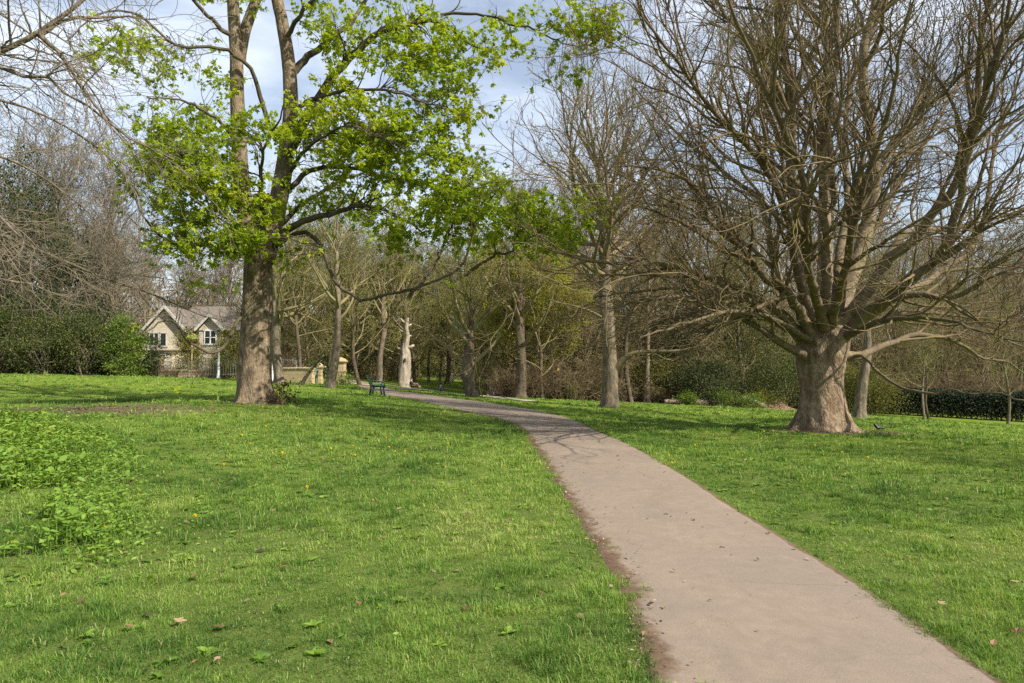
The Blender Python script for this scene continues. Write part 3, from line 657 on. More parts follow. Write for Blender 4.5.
    p, tn = p[k], tn[k]; p = np.repeat(p, 2, 0); tn = np.repeat(tn, 2, 0)
    scatter_leaves(lb, p, tn, .065, LEAF_DIA, .2, .8, jit=.04); lb.build('foliage', M['leaf_bud'], th, smooth=False)
big_tree()

# ------------------------------------------------------------------ the leafing tree on the left
def sycamore():
    d = 21.; base = at(256, d); base[2] -= .05
    th = thing('sycamore_tree', 'tall twin stemmed tree with bright new green leaves on the left lawn', 'tree', base)
    path = [np.array([0, 0, -.15])]+[P(*q)-base for q in [(255,385,d),(256,350,d),(257,310,d),(258,270,d),(260,240,d),(262,212,d),(263,195,d)]]
    trunk(path, [.49,.47,.44,.42,.40,.41,.42,.36,.24], 64, 90, .85, .55, 6, 9, .05, None, 0, 1.8).build('trunk', M['bark_syc'], th)
    stems = [
     ([(256,262,0),(249,235,-.1),(243,190,-.2),(240,145,-.3),(238,100,-.3),(236,50,-.4),(233,0,-.5),(230,-70,-.6),(226,-150,-.6),(222,-230,-.6)], .29, .10),
     ([(239,60,-.3),(246,30,-.2),(253,10,-.1),(262,-20,.1),(276,-90,.4),(285,-160,.6)], .2, .06),
     ([(264,262,0),(273,225,.1),(281,190,.2),(287,150,.3),(291,105,.3),(288,60,.3),(282,20,.3),(276,-12,.3),(272,-90,.3),(268,-180,.3)], .33, .11)]
    B0 = shift(limbs(stems, d, 40, .7, .006), base)
    for i in range(3):
        b = {k: B0[k][i:i+1] for k in B0}; MB().tubes(b, 18).build('stem', M['bark_syc'], th)
    tr = [
     ([(289,150,.3),(310,112,.1),(332,76,-.1),(359,47,-.3),(382,29,-.5),(403,24,-.7),(441,15,-1),(480,36,-1.3),(505,48,-1.5)], .19, .02),
     ([(441,15,-1),(470,12,-1.2),(510,18,-1.4),(545,26,-1.7),(575,38,-2),(600,40,-2.2)], .05, .012),
     ([(290,75,.3),(303,55,.6),(320,40,.9),(344,23,1.3),(356,8,1.5),(365,-15,1.8),(375,-60,2.1)], .13, .03),
     ([(268,246,0),(290,229,-.3),(315,220,-.5),(340,212,-.8),(370,208,-1.1),(395,215,-1.4),(410,222,-1.6),(428,236,-1.8)], .13, .02),
     ([(290,188,.2),(312,172,.6),(340,168,1.),(370,172,1.4),(400,178,1.8),(440,180,2.2),(485,190,2.6),(520,198,2.9)], .09, .015),
     ([(266,252,0),(300,236,-.6),(320,246,-1),(329,272,-1.3),(341,292,-1.5),(354,301,-1.6),(366,308,-1.8),(385,304,-2),(408,298,-2.2),(440,289,-2.6),(464,275,-2.9),(478,240,-3.2),(490,213,-3.4),(510,190,-3.6)], .08, .015),
     ([(464,275,-2.9),(490,263,-3.1),(520,255,-3.4),(548,240,-3.6),(575,225,-3.9)], .05, .012),
     ([(408,298,-2.2),(430,270,-2.0),(445,235,-1.8),(455,205,-1.5),(470,185,-1.2)], .05, .012),
     ([(269,130,.2),(258,79,-.3),(240,62,-.7),(223,53,-1),(179,44,-1.5),(152,23,-1.9),(125,14,-2.2),(97,18,-2.5),(75,40,-2.8)], .08, .015),
     ([(252,240,0),(238,228,-.7),(215,242,-1.3),(196,247,-1.8),(170,235,-2.4),(150,215,-2.9),(135,190,-3.2)], .09, .015),
     ([(250,225,0),(232,200,-1),(210,180,-1.9),(190,165,-2.6),(165,150,-3.2),(148,130,-3.6)], .09, .015),
     ([(247,308,0),(236,329,-.5),(228,343,-.8),(215,348,-1.1),(200,339,-1.4),(187,328,-1.7),(175,315,-2),(158,322,-2.4),(137,329,-2.9)], .065, .015),
     ([(242,150,-.2),(225,125,-.9),(205,105,-1.5),(180,95,-2.1),(150,92,-2.7)], .07, .015),
     ([(290,110,.3),(320,100,-.6),(355,92,-1.2),(390,95,-1.7),(430,105,-2.2),(470,115,-2.6)], .08, .015),
     ([(282,190,.2),(300,160,-.9),(325,140,-1.6),(355,130,-2.2),(390,140,-2.8)], .08, .015),
     ([(262,230,0),(258,195,-1.2),(262,160,-2.2),(272,130,-3),(285,100,-3.6)], .09, .015),
     ([(255,235,0),(240,205,1.4),(215,180,2.6),(190,160,3.6),(160,150,4.4)], .09, .015),
     ([(270,235,0),(300,200,1.5),(335,175,2.9),(380,160,4.2),(420,150,5.2)], .10, .015),
     ([(236,40,-.4),(210,20,-1),(180,-10,-1.6),(150,-50,-2.2)], .08, .02),
     ([(285,40,.3),(310,5,-.6),(340,-40,-1.4),(365,-90,-2)], .08, .02),
    ]
    B1 = shift(limbs(tr, d, 26, .8, .03), base)
    for i in range(len(B1['p'])):
        b = {k: B1[k][i:i+1] for k in B1}; MB().tubes(b, 9).build('limb', M['limb_syc'], th)
    blobs = [  # px, py, dz, rx, ry, weight
     (190,180,-2.3,58,56,190),(212,238,-2.2,66,22,90),(160,140,-2.8,34,30,60),(262,200,-2.0,30,36,26),(262,125,-2.2,36,30,24),
     (335,125,-1.2,58,48,140),(385,150,-1.4,62,52,130),(432,110,-2.,46,58,90),(400,45,-.8,80,42,130),(330,25,.5,36,32,45),
     (500,212,-3.2,88,40,170),(455,185,-2,50,34,80),(565,212,-3.6,40,28,40),(600,22,-2.2,24,30,40),(570,20,-2,34,24,20),(425,238,-1.7,44,30,40),
     (105,40,-2.4,40,32,30),(150,55,-1.6,38,30,25),(350,200,1.,60,50,50),(318,250,-.6,40,20,14),(180,120,3.,60,50,50),
     (385,170,4.4,60,45,40),(470,60,-1.4,46,40,35),(205,60,-1.2,30,40,20),(510,30,-1.5,40,22,22),(215,280,-.7,30,14,8),(560,75,-2,24,45,8),
     (340,-50,0,110,50,70),(210,-40,-.5,80,50,50)]
    sk = cat(B1, B0)
    tg, wt = [], []
    for px, py, dz, rx, ry, w in blobs:
        for _ in range(max(1, int(w/5.2))):         # flat sprays of twigs with gaps between them
            q = nrm(rng.normal(0, 1, 3))*rng.random()**.33*1.1
            c = P(px+q[0]*rx, py+q[1]*ry, d+dz+q[2]*.02*(rx+ry)/1.6)-base; s = rng.uniform(.35, .8); tilt = rng.normal(0, .15, 2)
            for _k in range(rng.integers(4, 9)):
                o = rng.normal(0, s*.6, 3); o[2] = rng.normal(0, .08)+o[0]*tilt[0]+o[1]*tilt[1]-.1*np.hypot(o[0], o[1]); tg.append(c+o)
    tg = np.array(tg)
    # keep the bare stems in the open between the two leafy masses
    L2 = reach(sk, tg, 10, .035, .5, .005)
    L2b = spawn(B1, 1.0, .25, 1, .8, (.8, 1.8), .5, 8, .17, .03, .2, .004, .3, .02)
    L3 = spawn(cat(L2, L2b), 2.2, .5, 1, .75, (.4, .95), .6, 6, .17, .0, .3, .003, .35, .01, flat=.6)
    nl = len(L3['p'])
    L4 = spawn(L3, 2.4, .2, 1, .8, (.15, .4), .6, 3, .15, .0, .5, .0025, .3, .006, flat=.6)
    MB().tubes(L2, 5).tubes(L2b, 5).tubes(L3, 4).tubes(L4, 3).build('crown', M['twig_syc'], th)
    lb = MB()
    for src, n, pr in ((L3, 1, 1), (L4, 1, 1), (L2, 1, 1)):
        p, tn = ends(src, n, .85)
        # foliage thins out away from the leafy masses
        g = np.zeros(len(p)); W = p+base
        for px, py, dz, rx, ry, w in blobs:
            u = 512+W[:, 0]/W[:, 1]*F; v = HZ-(W[:, 2]-EYE)/W[:, 1]*F
            g = np.maximum(g, np.exp(-1.0*(((u-px)/(rx*1.05))**2+((v-py)/(ry*1.05))**2+((W[:, 1]-d-dz)/(.02*(rx+ry)))**2)))
        k = rng.random(len(p)) < np.clip(g*1.6, .07, 1); p, tn = p[k], tn[k]
        m = 8; p = np.repeat(p, m, 0); tn = np.repeat(tn, m, 0)
        hue = np.clip(.46+.2*(vn(p[:, 0], p[:, 2], 1.1, 51)-.5)*2+rng.normal(0, .18, len(p)), 0, 1)
        scatter_leaves(lb, p, tn, .115, LEAF_MAPLE, .4, .45, var=hue, jit=.045)
    print('syc leaves', lb.n//8, len(L2['p']), nl, len(L4['p']))
    lb.build('foliage', M['leaf_syc'], th, smooth=False)
sycamore()

# ------------------------------------------------------------------ bare tree reaching in from the left
def left_tree():
    d = 13.; base = np.array([-13.6, 12.5, g1(-13.6, 12.5)-.05])
    th = thing('drooping_tree', 'bare grey tree reaching in from the left with drooping twigs', 'tree', base)
    b0 = base.copy()
    path = [np.array([0, 0, -.1]), np.array([.1, 0, 1.5]), np.array([.15, .1, 3.2]), np.array([.1, .1, 5.]), np.array([-.1, .2, 7.5]), np.array([-.2, .2, 10])]
    trunk(path, [.46,.40,.37,.34,.26,.14,.08], 36, 60, .5, .5, 5, 21, .05).build('trunk', M['bark_grey'], th)
    s = lambda z: tuple(512+F*(base[0]+.1)/(12.6) if False else 0 for _ in range(1))
    def org(z): w = base+np.array([.1, .1, z]); return (512+w[0]/w[1]*F, HZ-(w[2]-EYE)/w[1]*F, w[1]-d)
    tr = [
     ([org(5.2),(-120,105,-.2),(-50,72,-.1),(0,52,0),(38,36,.1),(59,20,.2),(85,0,.3),(115,-35,.4)], .11, .03),
     ([(38,36,.1),(64,20,.5),(97,17,.9),(125,19,1.3),(150,22,1.6)], .05, .012),
     ([org(4.6),(-110,60,.4),(-40,58,.4),(0,70,.4),(23,79,.4),(47,78,.5),(73,100,.6),(97,112,.7),(126,138,.9),(150,150,1.1),(176,162,1.3)], .08, .012),
     ([(41,36,.1),(52,45,0),(64,58,-.1),(85,88,-.3),(108,118,-.5),(125,140,-.7)], .05, .01),
     ([org(2.6),(-110,230,.5),(-50,255,1.),(0,282,1.6),(29,286,2),(45,294,2.2),(76,301,2.6),(110,296,3)], .07, .012),
     ([org(5.6),(-100,-20,-.6),(-30,-40,-.9),(30,-30,-1.2),(80,-40,-1.5)], .1, .02),
     ([org(3.0),(-110,200,1.5),(-20,228,3),(50,258,4.5),(110,282,6),(160,300,7.5),(205,318,8.6)], .07, .012),
     ([org(3.6),(-110,160,1.5),(-50,150,2.4),(0,155,3.2),(40,175,3.9),(80,205,4.6),(115,240,5.2)], .07, .012),
     ([org(4.2),(-120,120,1.8),(-60,95,3),(0,100,4),(50,118,5),(100,150,6),(140,195,7)], .08, .012),
     ([org(3.2),(-120,190,-.6),(-60,185,-1),(-10,205,-1.3),(25,235,-1.6)], .06, .012),
     ([org(6),(-150,0,2),(-90,-30,3.6),(-20,0,5),(40,40,6.2),(100,90,7.2)], .09, .012),
     ([org(5.5),(-260,60,.4),(-340,40,.8),(-430,50,1.2)], .1, .02),
     ([org(4.5),(-240,140,-1.5),(-320,150,-3),(-420,180,-4)], .09, .02),
     ([org(6.5),(-200,-60,1.2),(-230,-130,2.4)], .1, .02),
     ([org(7),(-140,-80,-1),(-100,-160,-2)], .09, .02),
    ]
    L1 = shift(limbs(tr, d, 20), base)
    for i in range(len(L1['p'])):
        b = {k: L1[k][i:i+1] for k in L1}; MB().tubes(b, 9).build('limb', M['bark_grey'], th)
    L2 = spawn(L1, 4.4, .22, 1, .75, (1.2, 3.4), .5, 10, .16, -.03, .2, .006, .3, .025)
    L3 = spawn(L2, 3.3, .12, 1, .7, (.6, 1.5), .6, 8, .15, -.08, .3, .0045, .3, .01)
    L4 = spawn(L3, 3.0, .15, 1, .7, (.2, .7), .7, 4, .16, -.06, .6, .0035, .3, .005)
    L2, L3, L4 = [{a: q[a][q['p'][:, :, 2].min(1) > 2.3] for a in q} for q in (L2, L3, L4)]
    MB().tubes(L2, 5).tubes(L3, 4).tubes(L4, 3).build('crown', M['twig_grey'], th)
    print('left', len(L2['p']), len(L3['p']), len(L4['p']))
left_tree()
print('hero trees', time.time()-T0)

# ------------------------------------------------------------------ generic trees
def tree_arrays(h, r0, nl, spread, seed, t0=.25, up=.06, ang=1.0, dens=(1.3, 2.4, 2.6), lens=((1.2, 2.6), (.5, 1.2), (.2, .5)), lean=0., wob=.25, path=None, top=.08):
    global rng
    keep = rng; rng = np.random.default_rng(seed)
    if path is None:
        k = 6; z = np.linspace(0, h*.86, k); x = np.cumsum(rng.normal(0, wob, k)); y = np.cumsum(rng.normal(0, wob, k)); x -= x[0]; y -= y[0]
        path = np.stack([x*.6+lean*z, y*.6, z], -1)
    path = np.asarray(path); path[0, 2] -= .12
    tm = trunk(path, [r0, r0*.92, r0*.82, r0*.68, r0*.45, r0*top*2, r0*top], 20, 36, .75, .5, 5, seed, .07)
    c = catmull(path, 40); L = np.linalg.norm(np.diff(c, axis=0), axis=1).sum()
    tb = {'p': c[None], 'r': (r0*np.interp(np.linspace(0, 1, 41), np.linspace(0, 1, 7), [1, .92, .82, .68, .45, top*2, top]))[None], 'L': np.array([L])}
    t = np.sort(t0+(1-t0)*rng.random(nl)**.9); idx = np.zeros(nl, int); p, tan, r = interp(tb, idx, t)
    az = np.arange(nl)*2.4+rng.normal(0, .4, nl); a = np.clip(ang-(t-t0)*.75*ang/.75+rng.normal(0, .15, nl), .25, 1.5)
    dirs = np.stack([np.sin(a)*np.cos(az), np.sin(a)*np.sin(az), np.cos(a)], -1)
    tt = (t-t0)/(1-t0); Ls = spread*(.55+.75*np.sin(PI*np.clip(.18+tt*.72, 0, 1)))*rng.uniform(.75, 1.2, nl)
    L1 = grow(p, dirs, Ls, np.minimum(r*.55, r0*.42), 14, .11, up, .12, .006)
    L2 = spawn(L1, dens[0], .2, 1, .65, lens[0], .55, 8, .14, up, .2, .005, .4, .05)
    L3 = spawn(L2, dens[1], .15, 1, .65, lens[1], .6, 5, .16, up, .3, .004, .4, .018)
    L4 = spawn(L3, dens[2], .15, 1, .7, lens[2], .6, 3, .16, up, .5, .0035, .4, .009)
    rng = keep
    return tm, L1, L2, L3, L4
def bare_tree(name, label, cat_, base, arrs, mt, mw, leaf=None, lsize=.06, ln=1, lprob=.6, group=None, sides=(7, 5, 4, 3), lm=None, droop=.2, bakedr=0.):
    tm, L1, L2, L3, L4 = arrs
    th = thing(name, label, cat_, base, group)
    tm.build('trunk', mt, th)
    MB().tubes(L1, sides[0]).tubes(L2, sides[1]).tubes(L3, sides[2]).tubes(L4, sides[3]).build('crown', mw, th)
    if leaf:
        lb = MB()
        pa, ta = ends(L4, ln, .3); pb, tb_ = ends(L3, ln, .3); p, tn = np.r_[pa, pb], np.r_[ta, tb_]; k = rng.random(len(p)) < lprob; p, tn = p[k], tn[k]
        scatter_leaves(lb, p, tn, lsize, lm or LEAF_DIA, droop, .6, jit=.05+.012*min(ln, 12)); lb.build('foliage', leaf, th, smooth=False)
    return th
# centre tree with the pale trunk
def centre_tree():
    d = 33.; base = at(610, d); pp = [(610,400,0),(610,375,0),(609,345,0),(606,300,.1),(604,255,.2),(603,215,.3),(601,190,.4),(597,165,.5),(592,140,.6)]
    path = [np.array([0, 0, 0.])]+[P(a, b, d+c)-base for a, b, c in pp]
    arrs = tree_arrays(15, .39, 46, 5.4, 77, .42, .07, 1.2, (1.8, 2.4, 2.2), ((1.3, 3.2), (.6, 1.4), (.25, .7)), path=path, top=.16)
    for q, m_ in zip(arrs[1:], (.02, .012, .008, .0075)): q['r'] = np.maximum(q['r'], m_)
    th = bare_tree('tall_tree', 'tall bare tree with a pale bark trunk in the middle of the lawn', 'tree', base, arrs, M['bark_grey'], M['twig_brown'], M['leaf_bud'], .08, 1, .25)
    tr = [([(612,372,0),(622,362,-.2),(632,355,-.4),(650,352,-.7),(672,352,-1),(690,349,-1.3),(706,345,-1.6)], .17, .03), ([(606,320,0),(590,312,-.3),(570,306,-.6),(548,302,-.9)], .08, .02), ([(650,352,-.7),(662,358,-.9),(672,362,-1.)], .05, .02)]
    b = shift(limbs(tr, d, 16), base); MB().tubes(b, 9).build('limb', twig('lit_limb', (.13,.10,.06), (.22,.18,.11), (.15,.14,.04), .6), th)
    L3 = spawn(b, 1.5, .35, 1, .8, (.6, 1.6), .5, 7, .16, .05, .3, .006, .3, .02); MB().tubes(L3, 4).build('crown', M['twig_brown'], th)
centre_tree()
def single(px, d, h, r, nl, spread, seed, name, label, mt, mw, leaf=None, **k):
    base = at(px, d); kw = {a: k.pop(a) for a in list(k) if a in ('lsize', 'ln', 'lprob', 'lm', 'droop', 'group', 'rz')}
    kw.pop('rz', 0)
    arrs = tree_arrays(h, r, nl, spread, seed, **k)
    for q, m_ in zip(arrs[1:], (.012, .009, .0075, .007)): q['r'] = np.maximum(q['r'], m_)
    return bare_tree(name, label, 'tree', base, arrs, M[mt], M[mw], M[leaf] if leaf else None, **kw)
single(473, 37, 7.5, .31, 26, 4.2, 101, 'young_tree', 'dark trunked tree with sparse yellow green leaves beside the bend of the path', 'bark_dark', 'twig_olive', 'leaf_yellow', t0=.22, ang=1.15, lprob=.9, lsize=.09, ln=7)
single(330, 40, 13, .24, 22, 3.6, 102, 'slender_tree', 'slender pale trunked tree standing in front of the stone gate pier', 'bark_grey', 'twig_olive', 'leaf_olive', t0=.3, lprob=.3)
single(280, 42, 12, .3, 22, 3.8, 103, 'park_tree', 'grey trunked tree just right of the leafing tree, before the stone wall', 'bark_grey', 'twig_olive', 'leaf_olive', t0=.32, lprob=.3)
single(520, 43, 12, .36, 26, 4., 104, 'ivy_trunk_tree', 'dark rough trunked tree rising from brown twiggy shrubs behind the path', 'bark_dark', 'twig_brown', 'leaf_yellow', t0=.25, lprob=.18)
single(857, 34, 9, .26, 14, 3., 105, 'leaning_tree', 'narrow pale trunk leaning slightly just behind the massive spreading tree', 'bark_grey', 'twig_brown', None, t0=.5, lean=.06)
single(646, 47, 14, .2, 16, 3., 106, 'thin_tree', 'thin straight pale trunk at the wood edge, right of the tall pale tree', 'bark_grey', 'twig_brown', None, t0=.4)
single(631, 46, 12, .16, 14, 2.6, 107, 'thin_tree', 'thin dark trunk at the wood edge close behind the tall pale tree', 'bark_dark', 'twig_brown', None, t0=.4)
single(380, 56, 12, .27, 20, 3.6, 108, 'far_tree', 'straight bare trunk rising from a rust coloured low shrub beyond the bench', 'bark_grey', 'twig_olive', 'leaf_olive', t0=.35, lprob=.3)
single(447, 66, 9, .2, 18, 3.4, 109, 'far_tree', 'small dark trunked tree on the far grass between the sitters and the slide', 'bark_dark', 'twig_olive', 'leaf_yellow', t0=.3, lprob=.3)
single(542, 44, 8., .12, 26, 3., 121, 'leafing_tree', 'yellow green leafing tree at the wood edge left of the tall pale tree', 'bark_dark', 'twig_olive', 'leaf_yellow', t0=.18, ang=1.2, lprob=.9, lsize=.115, ln=22)
single(497, 47, 9., .13, 26, 3.2, 122, 'leafing_tree', 'yellow green leafing tree between the two dark trunked trees', 'bark_dark', 'twig_olive', 'leaf_yellow', t0=.18, ang=1.2, lprob=.9, lsize=.115, ln=16)
single(429, 68, 11., .14, 26, 3.4, 123, 'leafing_tree', 'olive yellow leafing tree just right of the pale dead trunk', 'bark_dark', 'twig_olive', 'leaf_yellow', t0=.3, ang=1.2, lprob=.9, lsize=.11, ln=10)
single(300, 47, 10.5, .15, 26, 3.6, 124, 'leafing_tree', 'olive leafing tree behind the stone boundary wall', 'bark_dark', 'twig_olive', 'leaf_olive', t0=.3, ang=1.2, lprob=.9, lsize=.11, ln=10)
single(360, 50, 10.5, .15, 26, 3.6, 125, 'leafing_tree', 'olive leafing tree behind the tall gate pier', 'bark_dark', 'twig_olive', 'leaf_olive', t0=.25, ang=1.2, lprob=.9, lsize=.11, ln=10)
sp = dict(t0=.3, up=.1, dens=(2.2, 2.6, 2.6), lens=((.8, 1.6), (.4, .8), (.2, .4)), lprob=.8, lsize=.06, ln=6)
single(923, 43, 6.6, .075, 24, 2.6, 110, 'sapling', 'young round headed sapling on the right lawn, left of a close pair', 'bark_grey', 'twig_olive', 'leaf_olive', **sp)
single(927.5, 44.5, 6.2, .075, 18, 2.2, 111, 'sapling', 'young sapling close behind another on the right lawn, right of the pair', 'bark_dark', 'twig_olive', 'leaf_olive', **sp)
single(1006, 43, 6.4, .08, 24, 2.6, 112, 'sapling', 'young sapling at the far right of the lawn before the dark hedge', 'bark_grey', 'twig_olive', 'leaf_olive', **sp)

# dead trunk with broken top
def dead_trunk():
    d = 55.; base = at(405, d)
    th = thing('dead_tree', 'pale dead tree trunk with broken top and stubs behind the sitters', 'tree', base)
    path = [np.array([0,0,-.1]), np.array([0,0,1.2]), np.array([.05,0,2.4]), np.array([.0,0,3.1]), np.array([.15,0,3.9]), np.array([.1,0,4.6]), np.array([.2,.05,5.4])]
    trunk(path, [.48,.44,.42,.40,.27,.23,.2,.13], 28, 60, .35, .4, 4, 31, .09).build('trunk', M['bark_dead'], th)
    for (z, dx, dz, L, r) in [(2.9,-.9,.1,.7,.13),(3.0,.9,.25,.8,.15),(3.9,.8,.1,.6,.1),(4.3,-.8,.2,.6,.1),(4.7,.9,.3,.55,.1),(5.0,-.6,.5,.6,.09),(2.2,.8,.2,.5,.09)]:
        p = np.array([[0,0,z],[dx*L*.6,.05,z+dz*L*.5],[dx*L,.1,z+dz*L+.05]]); MB().tubes({'p': p[None], 'r': np.array([[r, r*.85, r*.6]]), 'L': np.array([L])}, 8, cap=True).build('stub', M['bark_dead'], th)
    # dark disc set on the bark, painted as the shade inside a hole
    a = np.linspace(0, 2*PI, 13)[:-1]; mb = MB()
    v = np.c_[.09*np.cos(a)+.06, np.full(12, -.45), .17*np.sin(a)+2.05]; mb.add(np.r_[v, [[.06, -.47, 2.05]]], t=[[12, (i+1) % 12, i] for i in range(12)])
    mb.build('hole_shade', plain('hole_shade_dark', (.03,.024,.018)), th)
dead_trunk()
# leaning broken trunk by the wall
def leaning_stub():
    d = 41.; base = at(301, d); b2 = P(315, 365, 41.)-base
    th = thing('broken_tree', 'short dark leaning trunk with a tuft of leaves beside the stone wall', 'tree', base)
    trunk([np.array([0,0,-.1]), b2*.5+np.array([-.05,0,0]), b2], [.13,.12,.11,.1], 16, 20, .3, .3, 4, 5, .06).build('trunk', M['bark_dark'], th)
    lb = MB(); c = b2+rng.normal(0, .38, (260, 3)); scatter_leaves(lb, c, rng.normal(0, 1, (260, 3)), .11, LEAF_OVAL, .1, .5); lb.build('foliage', M['leaf_bright'], th, smooth=False)
leaning_stub()
print('mid trees', time.time()-T0)

# ------------------------------------------------------------------ wood behind: bare trees (shared meshes)
WV = []
specs = [('bark_grey', 'twig_brown', None, 16, .2, 1.3), ('bark_dark', 'twig_brown', None, 15, .18, 1.), ('bark_grey', 'twig_olive', 'leaf_olive', 13, .18, 1.1),
         ('bark_dark', 'twig_olive', 'leaf_yellow', 11, .16, 1.05), ('bark_grey', 'twig_grey', None, 15, .2, 1.3), ('bark_dark', 'twig_brown', 'leaf_bud', 10, .15, .9)]
LBL = ['bare brown twigged tree crowded among many in the wood behind the lawn', 'dark stemmed bare tree crowded among many in the wood behind the lawn',
       'olive budding tree crowded among others in the wood behind the lawn', 'yellow green leafing tree standing in the wood behind the lawn',
       'bare grey twigged tree standing among others in the wood behind the lawn', 'thin brown budding tree crowded among others in the wood behind the lawn']
used = [False]*6
for i, (mt, mw, lf, h, r, s) in enumerate(specs):
    arrs = tree_arrays(h, r, 42, 3.6*s, 200+i, .1 if i != 4 else .25, .045, 1.15, (2.2, 2.6, 1.8), ((1.1, 2.6), (.6, 1.3), (.3, .7)), wob=.3, top=.1)
    for q, m_ in zip(arrs[1:], (.014, .011, .0095, .009)): q['r'] = np.maximum(q['r'], m_)
    WV.append(bare_tree('woodland_tree', LBL[i], 'tree', (0, 0, 0), arrs, M[mt], M[mw], M[lf] if lf else None, .1, (1,1,7,9,1,2)[i], .9 if i in (2, 3) else .55, group='trees of the wood', sides=(5, 3, 3, 3)))
def wood(v, px, d, s, rz=None):
    rz = rng.uniform(0, 6.28) if rz is None else rz; p = at(px, d)-np.array([0, 0, .05])
    if not used[v]:
        used[v] = True; o = WV[v]; o.location = p.tolist(); o.rotation_euler = (0, 0, rz); o.scale = (s, s, s); return o
    return dup(WV[v], p, rz, s*rng.uniform(.94, 1.06))
W = [  # variant, px, dist, scale
 (4,-60,52,1.0),(4,20,50,.8),(4,75,54,.8),(0,110,60,.75),(4,-110,46,1.),(1,-20,62,1.),(0,50,66,1.05),
 (4,150,74,1.1),(0,190,80,1.1),(4,235,76,1.05),(4,110,66,.95),(1,265,70,.95),(2,300,66,1.0),(2,345,62,.95),(0,320,80,1.05),(2,365,74,.95),(2,395,70,1.0),(3,420,80,.95),(0,440,84,1.),(2,470,82,1.),
 (3,545,50,1.0),(3,505,56,1.0),(2,560,58,1.05),(0,590,54,1.),(1,575,64,1.1),(0,620,60,1.05),(5,540,46,.8),(5,590,47,.8),(0,655,56,1.05),(1,675,52,1.),(0,700,60,1.1),(5,640,50,.85),
 (1,730,57,1.05),(0,760,62,1.1),(2,745,50,.9),(1,790,56,1.05),(0,815,64,1.1),(2,840,58,1.),(0,870,62,1.05),(0,900,66,1.05),(2,890,56,.85),(0,935,62,1.),(1,960,68,1.05),(0,985,62,1.),(0,1015,66,1.05),(1,1045,62,1.),(0,1090,60,1.),
 (0,930,78,1.2),(1,880,80,1.2),(0,1000,82,1.2),(0,830,82,1.25),(1,770,80,1.25),(0,710,78,1.2),(1,650,80,1.2),(0,600,84,1.2),(0,545,82,1.15),(1,500,92,1.1),(2,450,98,1.1),(0,400,98,1.1),(1,350,98,1.1),(0,290,94,1.05),(4,220,96,1.),(0,150,94,.95),(4,90,90,1.),(0,30,86,1.1),(4,-40,84,1.1),
 (5,860,50,.75),(5,905,54,.75),(5,950,55,.75),(5,990,54,.75),(5,690,48,.75),(5,615,48,.8),(3,440,72,.7),(3,490,62,.8),(3,528,46,.75),(3,510,48,.7),(2,415,66,.9),(2,380,68,1.),(3,330,58,.8),(2,285,56,.9),(2,310,54,.8),(4,120,54,.7),(4,122,49,.75),(4,252,50,.7),(4,62,53,1.2),(4,118,57,1.2),(4,5,52,1.15),(0,560,62,1.25),(0,520,66,1.2),(2,470,66,1.15),(2,400,60,1.1),(2,355,58,1.1),(4,190,66,.75),(3,560,52,.85),(3,485,54,.8),(2,640,54,.9),(2,600,50,.8),(0,690,54,1.),(1,745,56,1.1),(5,795,52,.9),(0,855,58,1.),(2,940,60,.9),(1,1000,60,1.)]
for a in W: wood(*a)
dup(WV[0], (21., 5., g1(21, 5)-.05), 1., .95, 'bare brown tree standing alone beyond the right picture edge', 'trees of the wood')
# far continuation of the wood: one mass
def far_wood():
    mb = MB(); n = 420; a = rng.uniform(-.95, .95, n); r = rng.uniform(100, 150, n); x, y = r*np.sin(a), r*np.cos(a)
    far = np.clip((r-90)/120, 0, 1); z = gz(x, y)*(1-far)-.3*far
    h = rng.uniform(11, 19, n); p0 = np.stack([x, y, z-.2], -1)
    tb = grow(p0, np.tile([0, 0, 1.], (n, 1)), h, np.full(n, .22), 8, .04, .1, .15)
    b1 = spawn(tb, 2.2, .1, 1, .7, (2., 4.2), .6, 6, .12, .08,   .2, .03, .5); b2 = spawn(b1, 1.9, .15, 1, .7, (.8, 2.), .7, 4, .15, .06, .4, .025, .4); b3 = spawn(b2, 1.5, .2, 1, .7, (.5, 1.), .7, 2, .15, .05, .5, .022, .3)
    mb.tubes(tb, 6).tubes(b1, 3).tubes(b2, 3).tubes(b3, 3)
    tag(mb.build('far_wood', M['twig_brown']), 'brown bare wood seen as one mass in the far distance', 'wood', kind='stuff')
far_wood()
def far_thicket():
    mb = MB(); n = 60000; a = rng.uniform(-.95, .95, n); r = rng.uniform(84, 100, n); x, y = r*np.sin(a), r*np.cos(a)
    far = np.clip((r-90)/120, 0, 1); z = gz(x, y)*(1-far)-.3*far; top = 3.5+6.5*vn(x, y, 6., 91)
    p = np.stack([x, y, z+top*rng.random(n)**1.2], -1); tone = .2+.6*vn(x, y, 5., 92)
    mb.leaves(LEAF_DIA, p, rng.normal(0, 1, (n, 3)), nrm(np.array([0, -.6, .7])+rng.normal(0, .5, (n, 3))), rng.uniform(.45, .8, n), np.clip(tone+rng.normal(0, .15, n), 0, 1))
    tag(mb.build('far_thicket', M['thicket'], smooth=False), 'dark olive undergrowth closing off the far edge of the park', 'undergrowth', kind='stuff')
far_thicket()
print('wood', time.time()-T0)

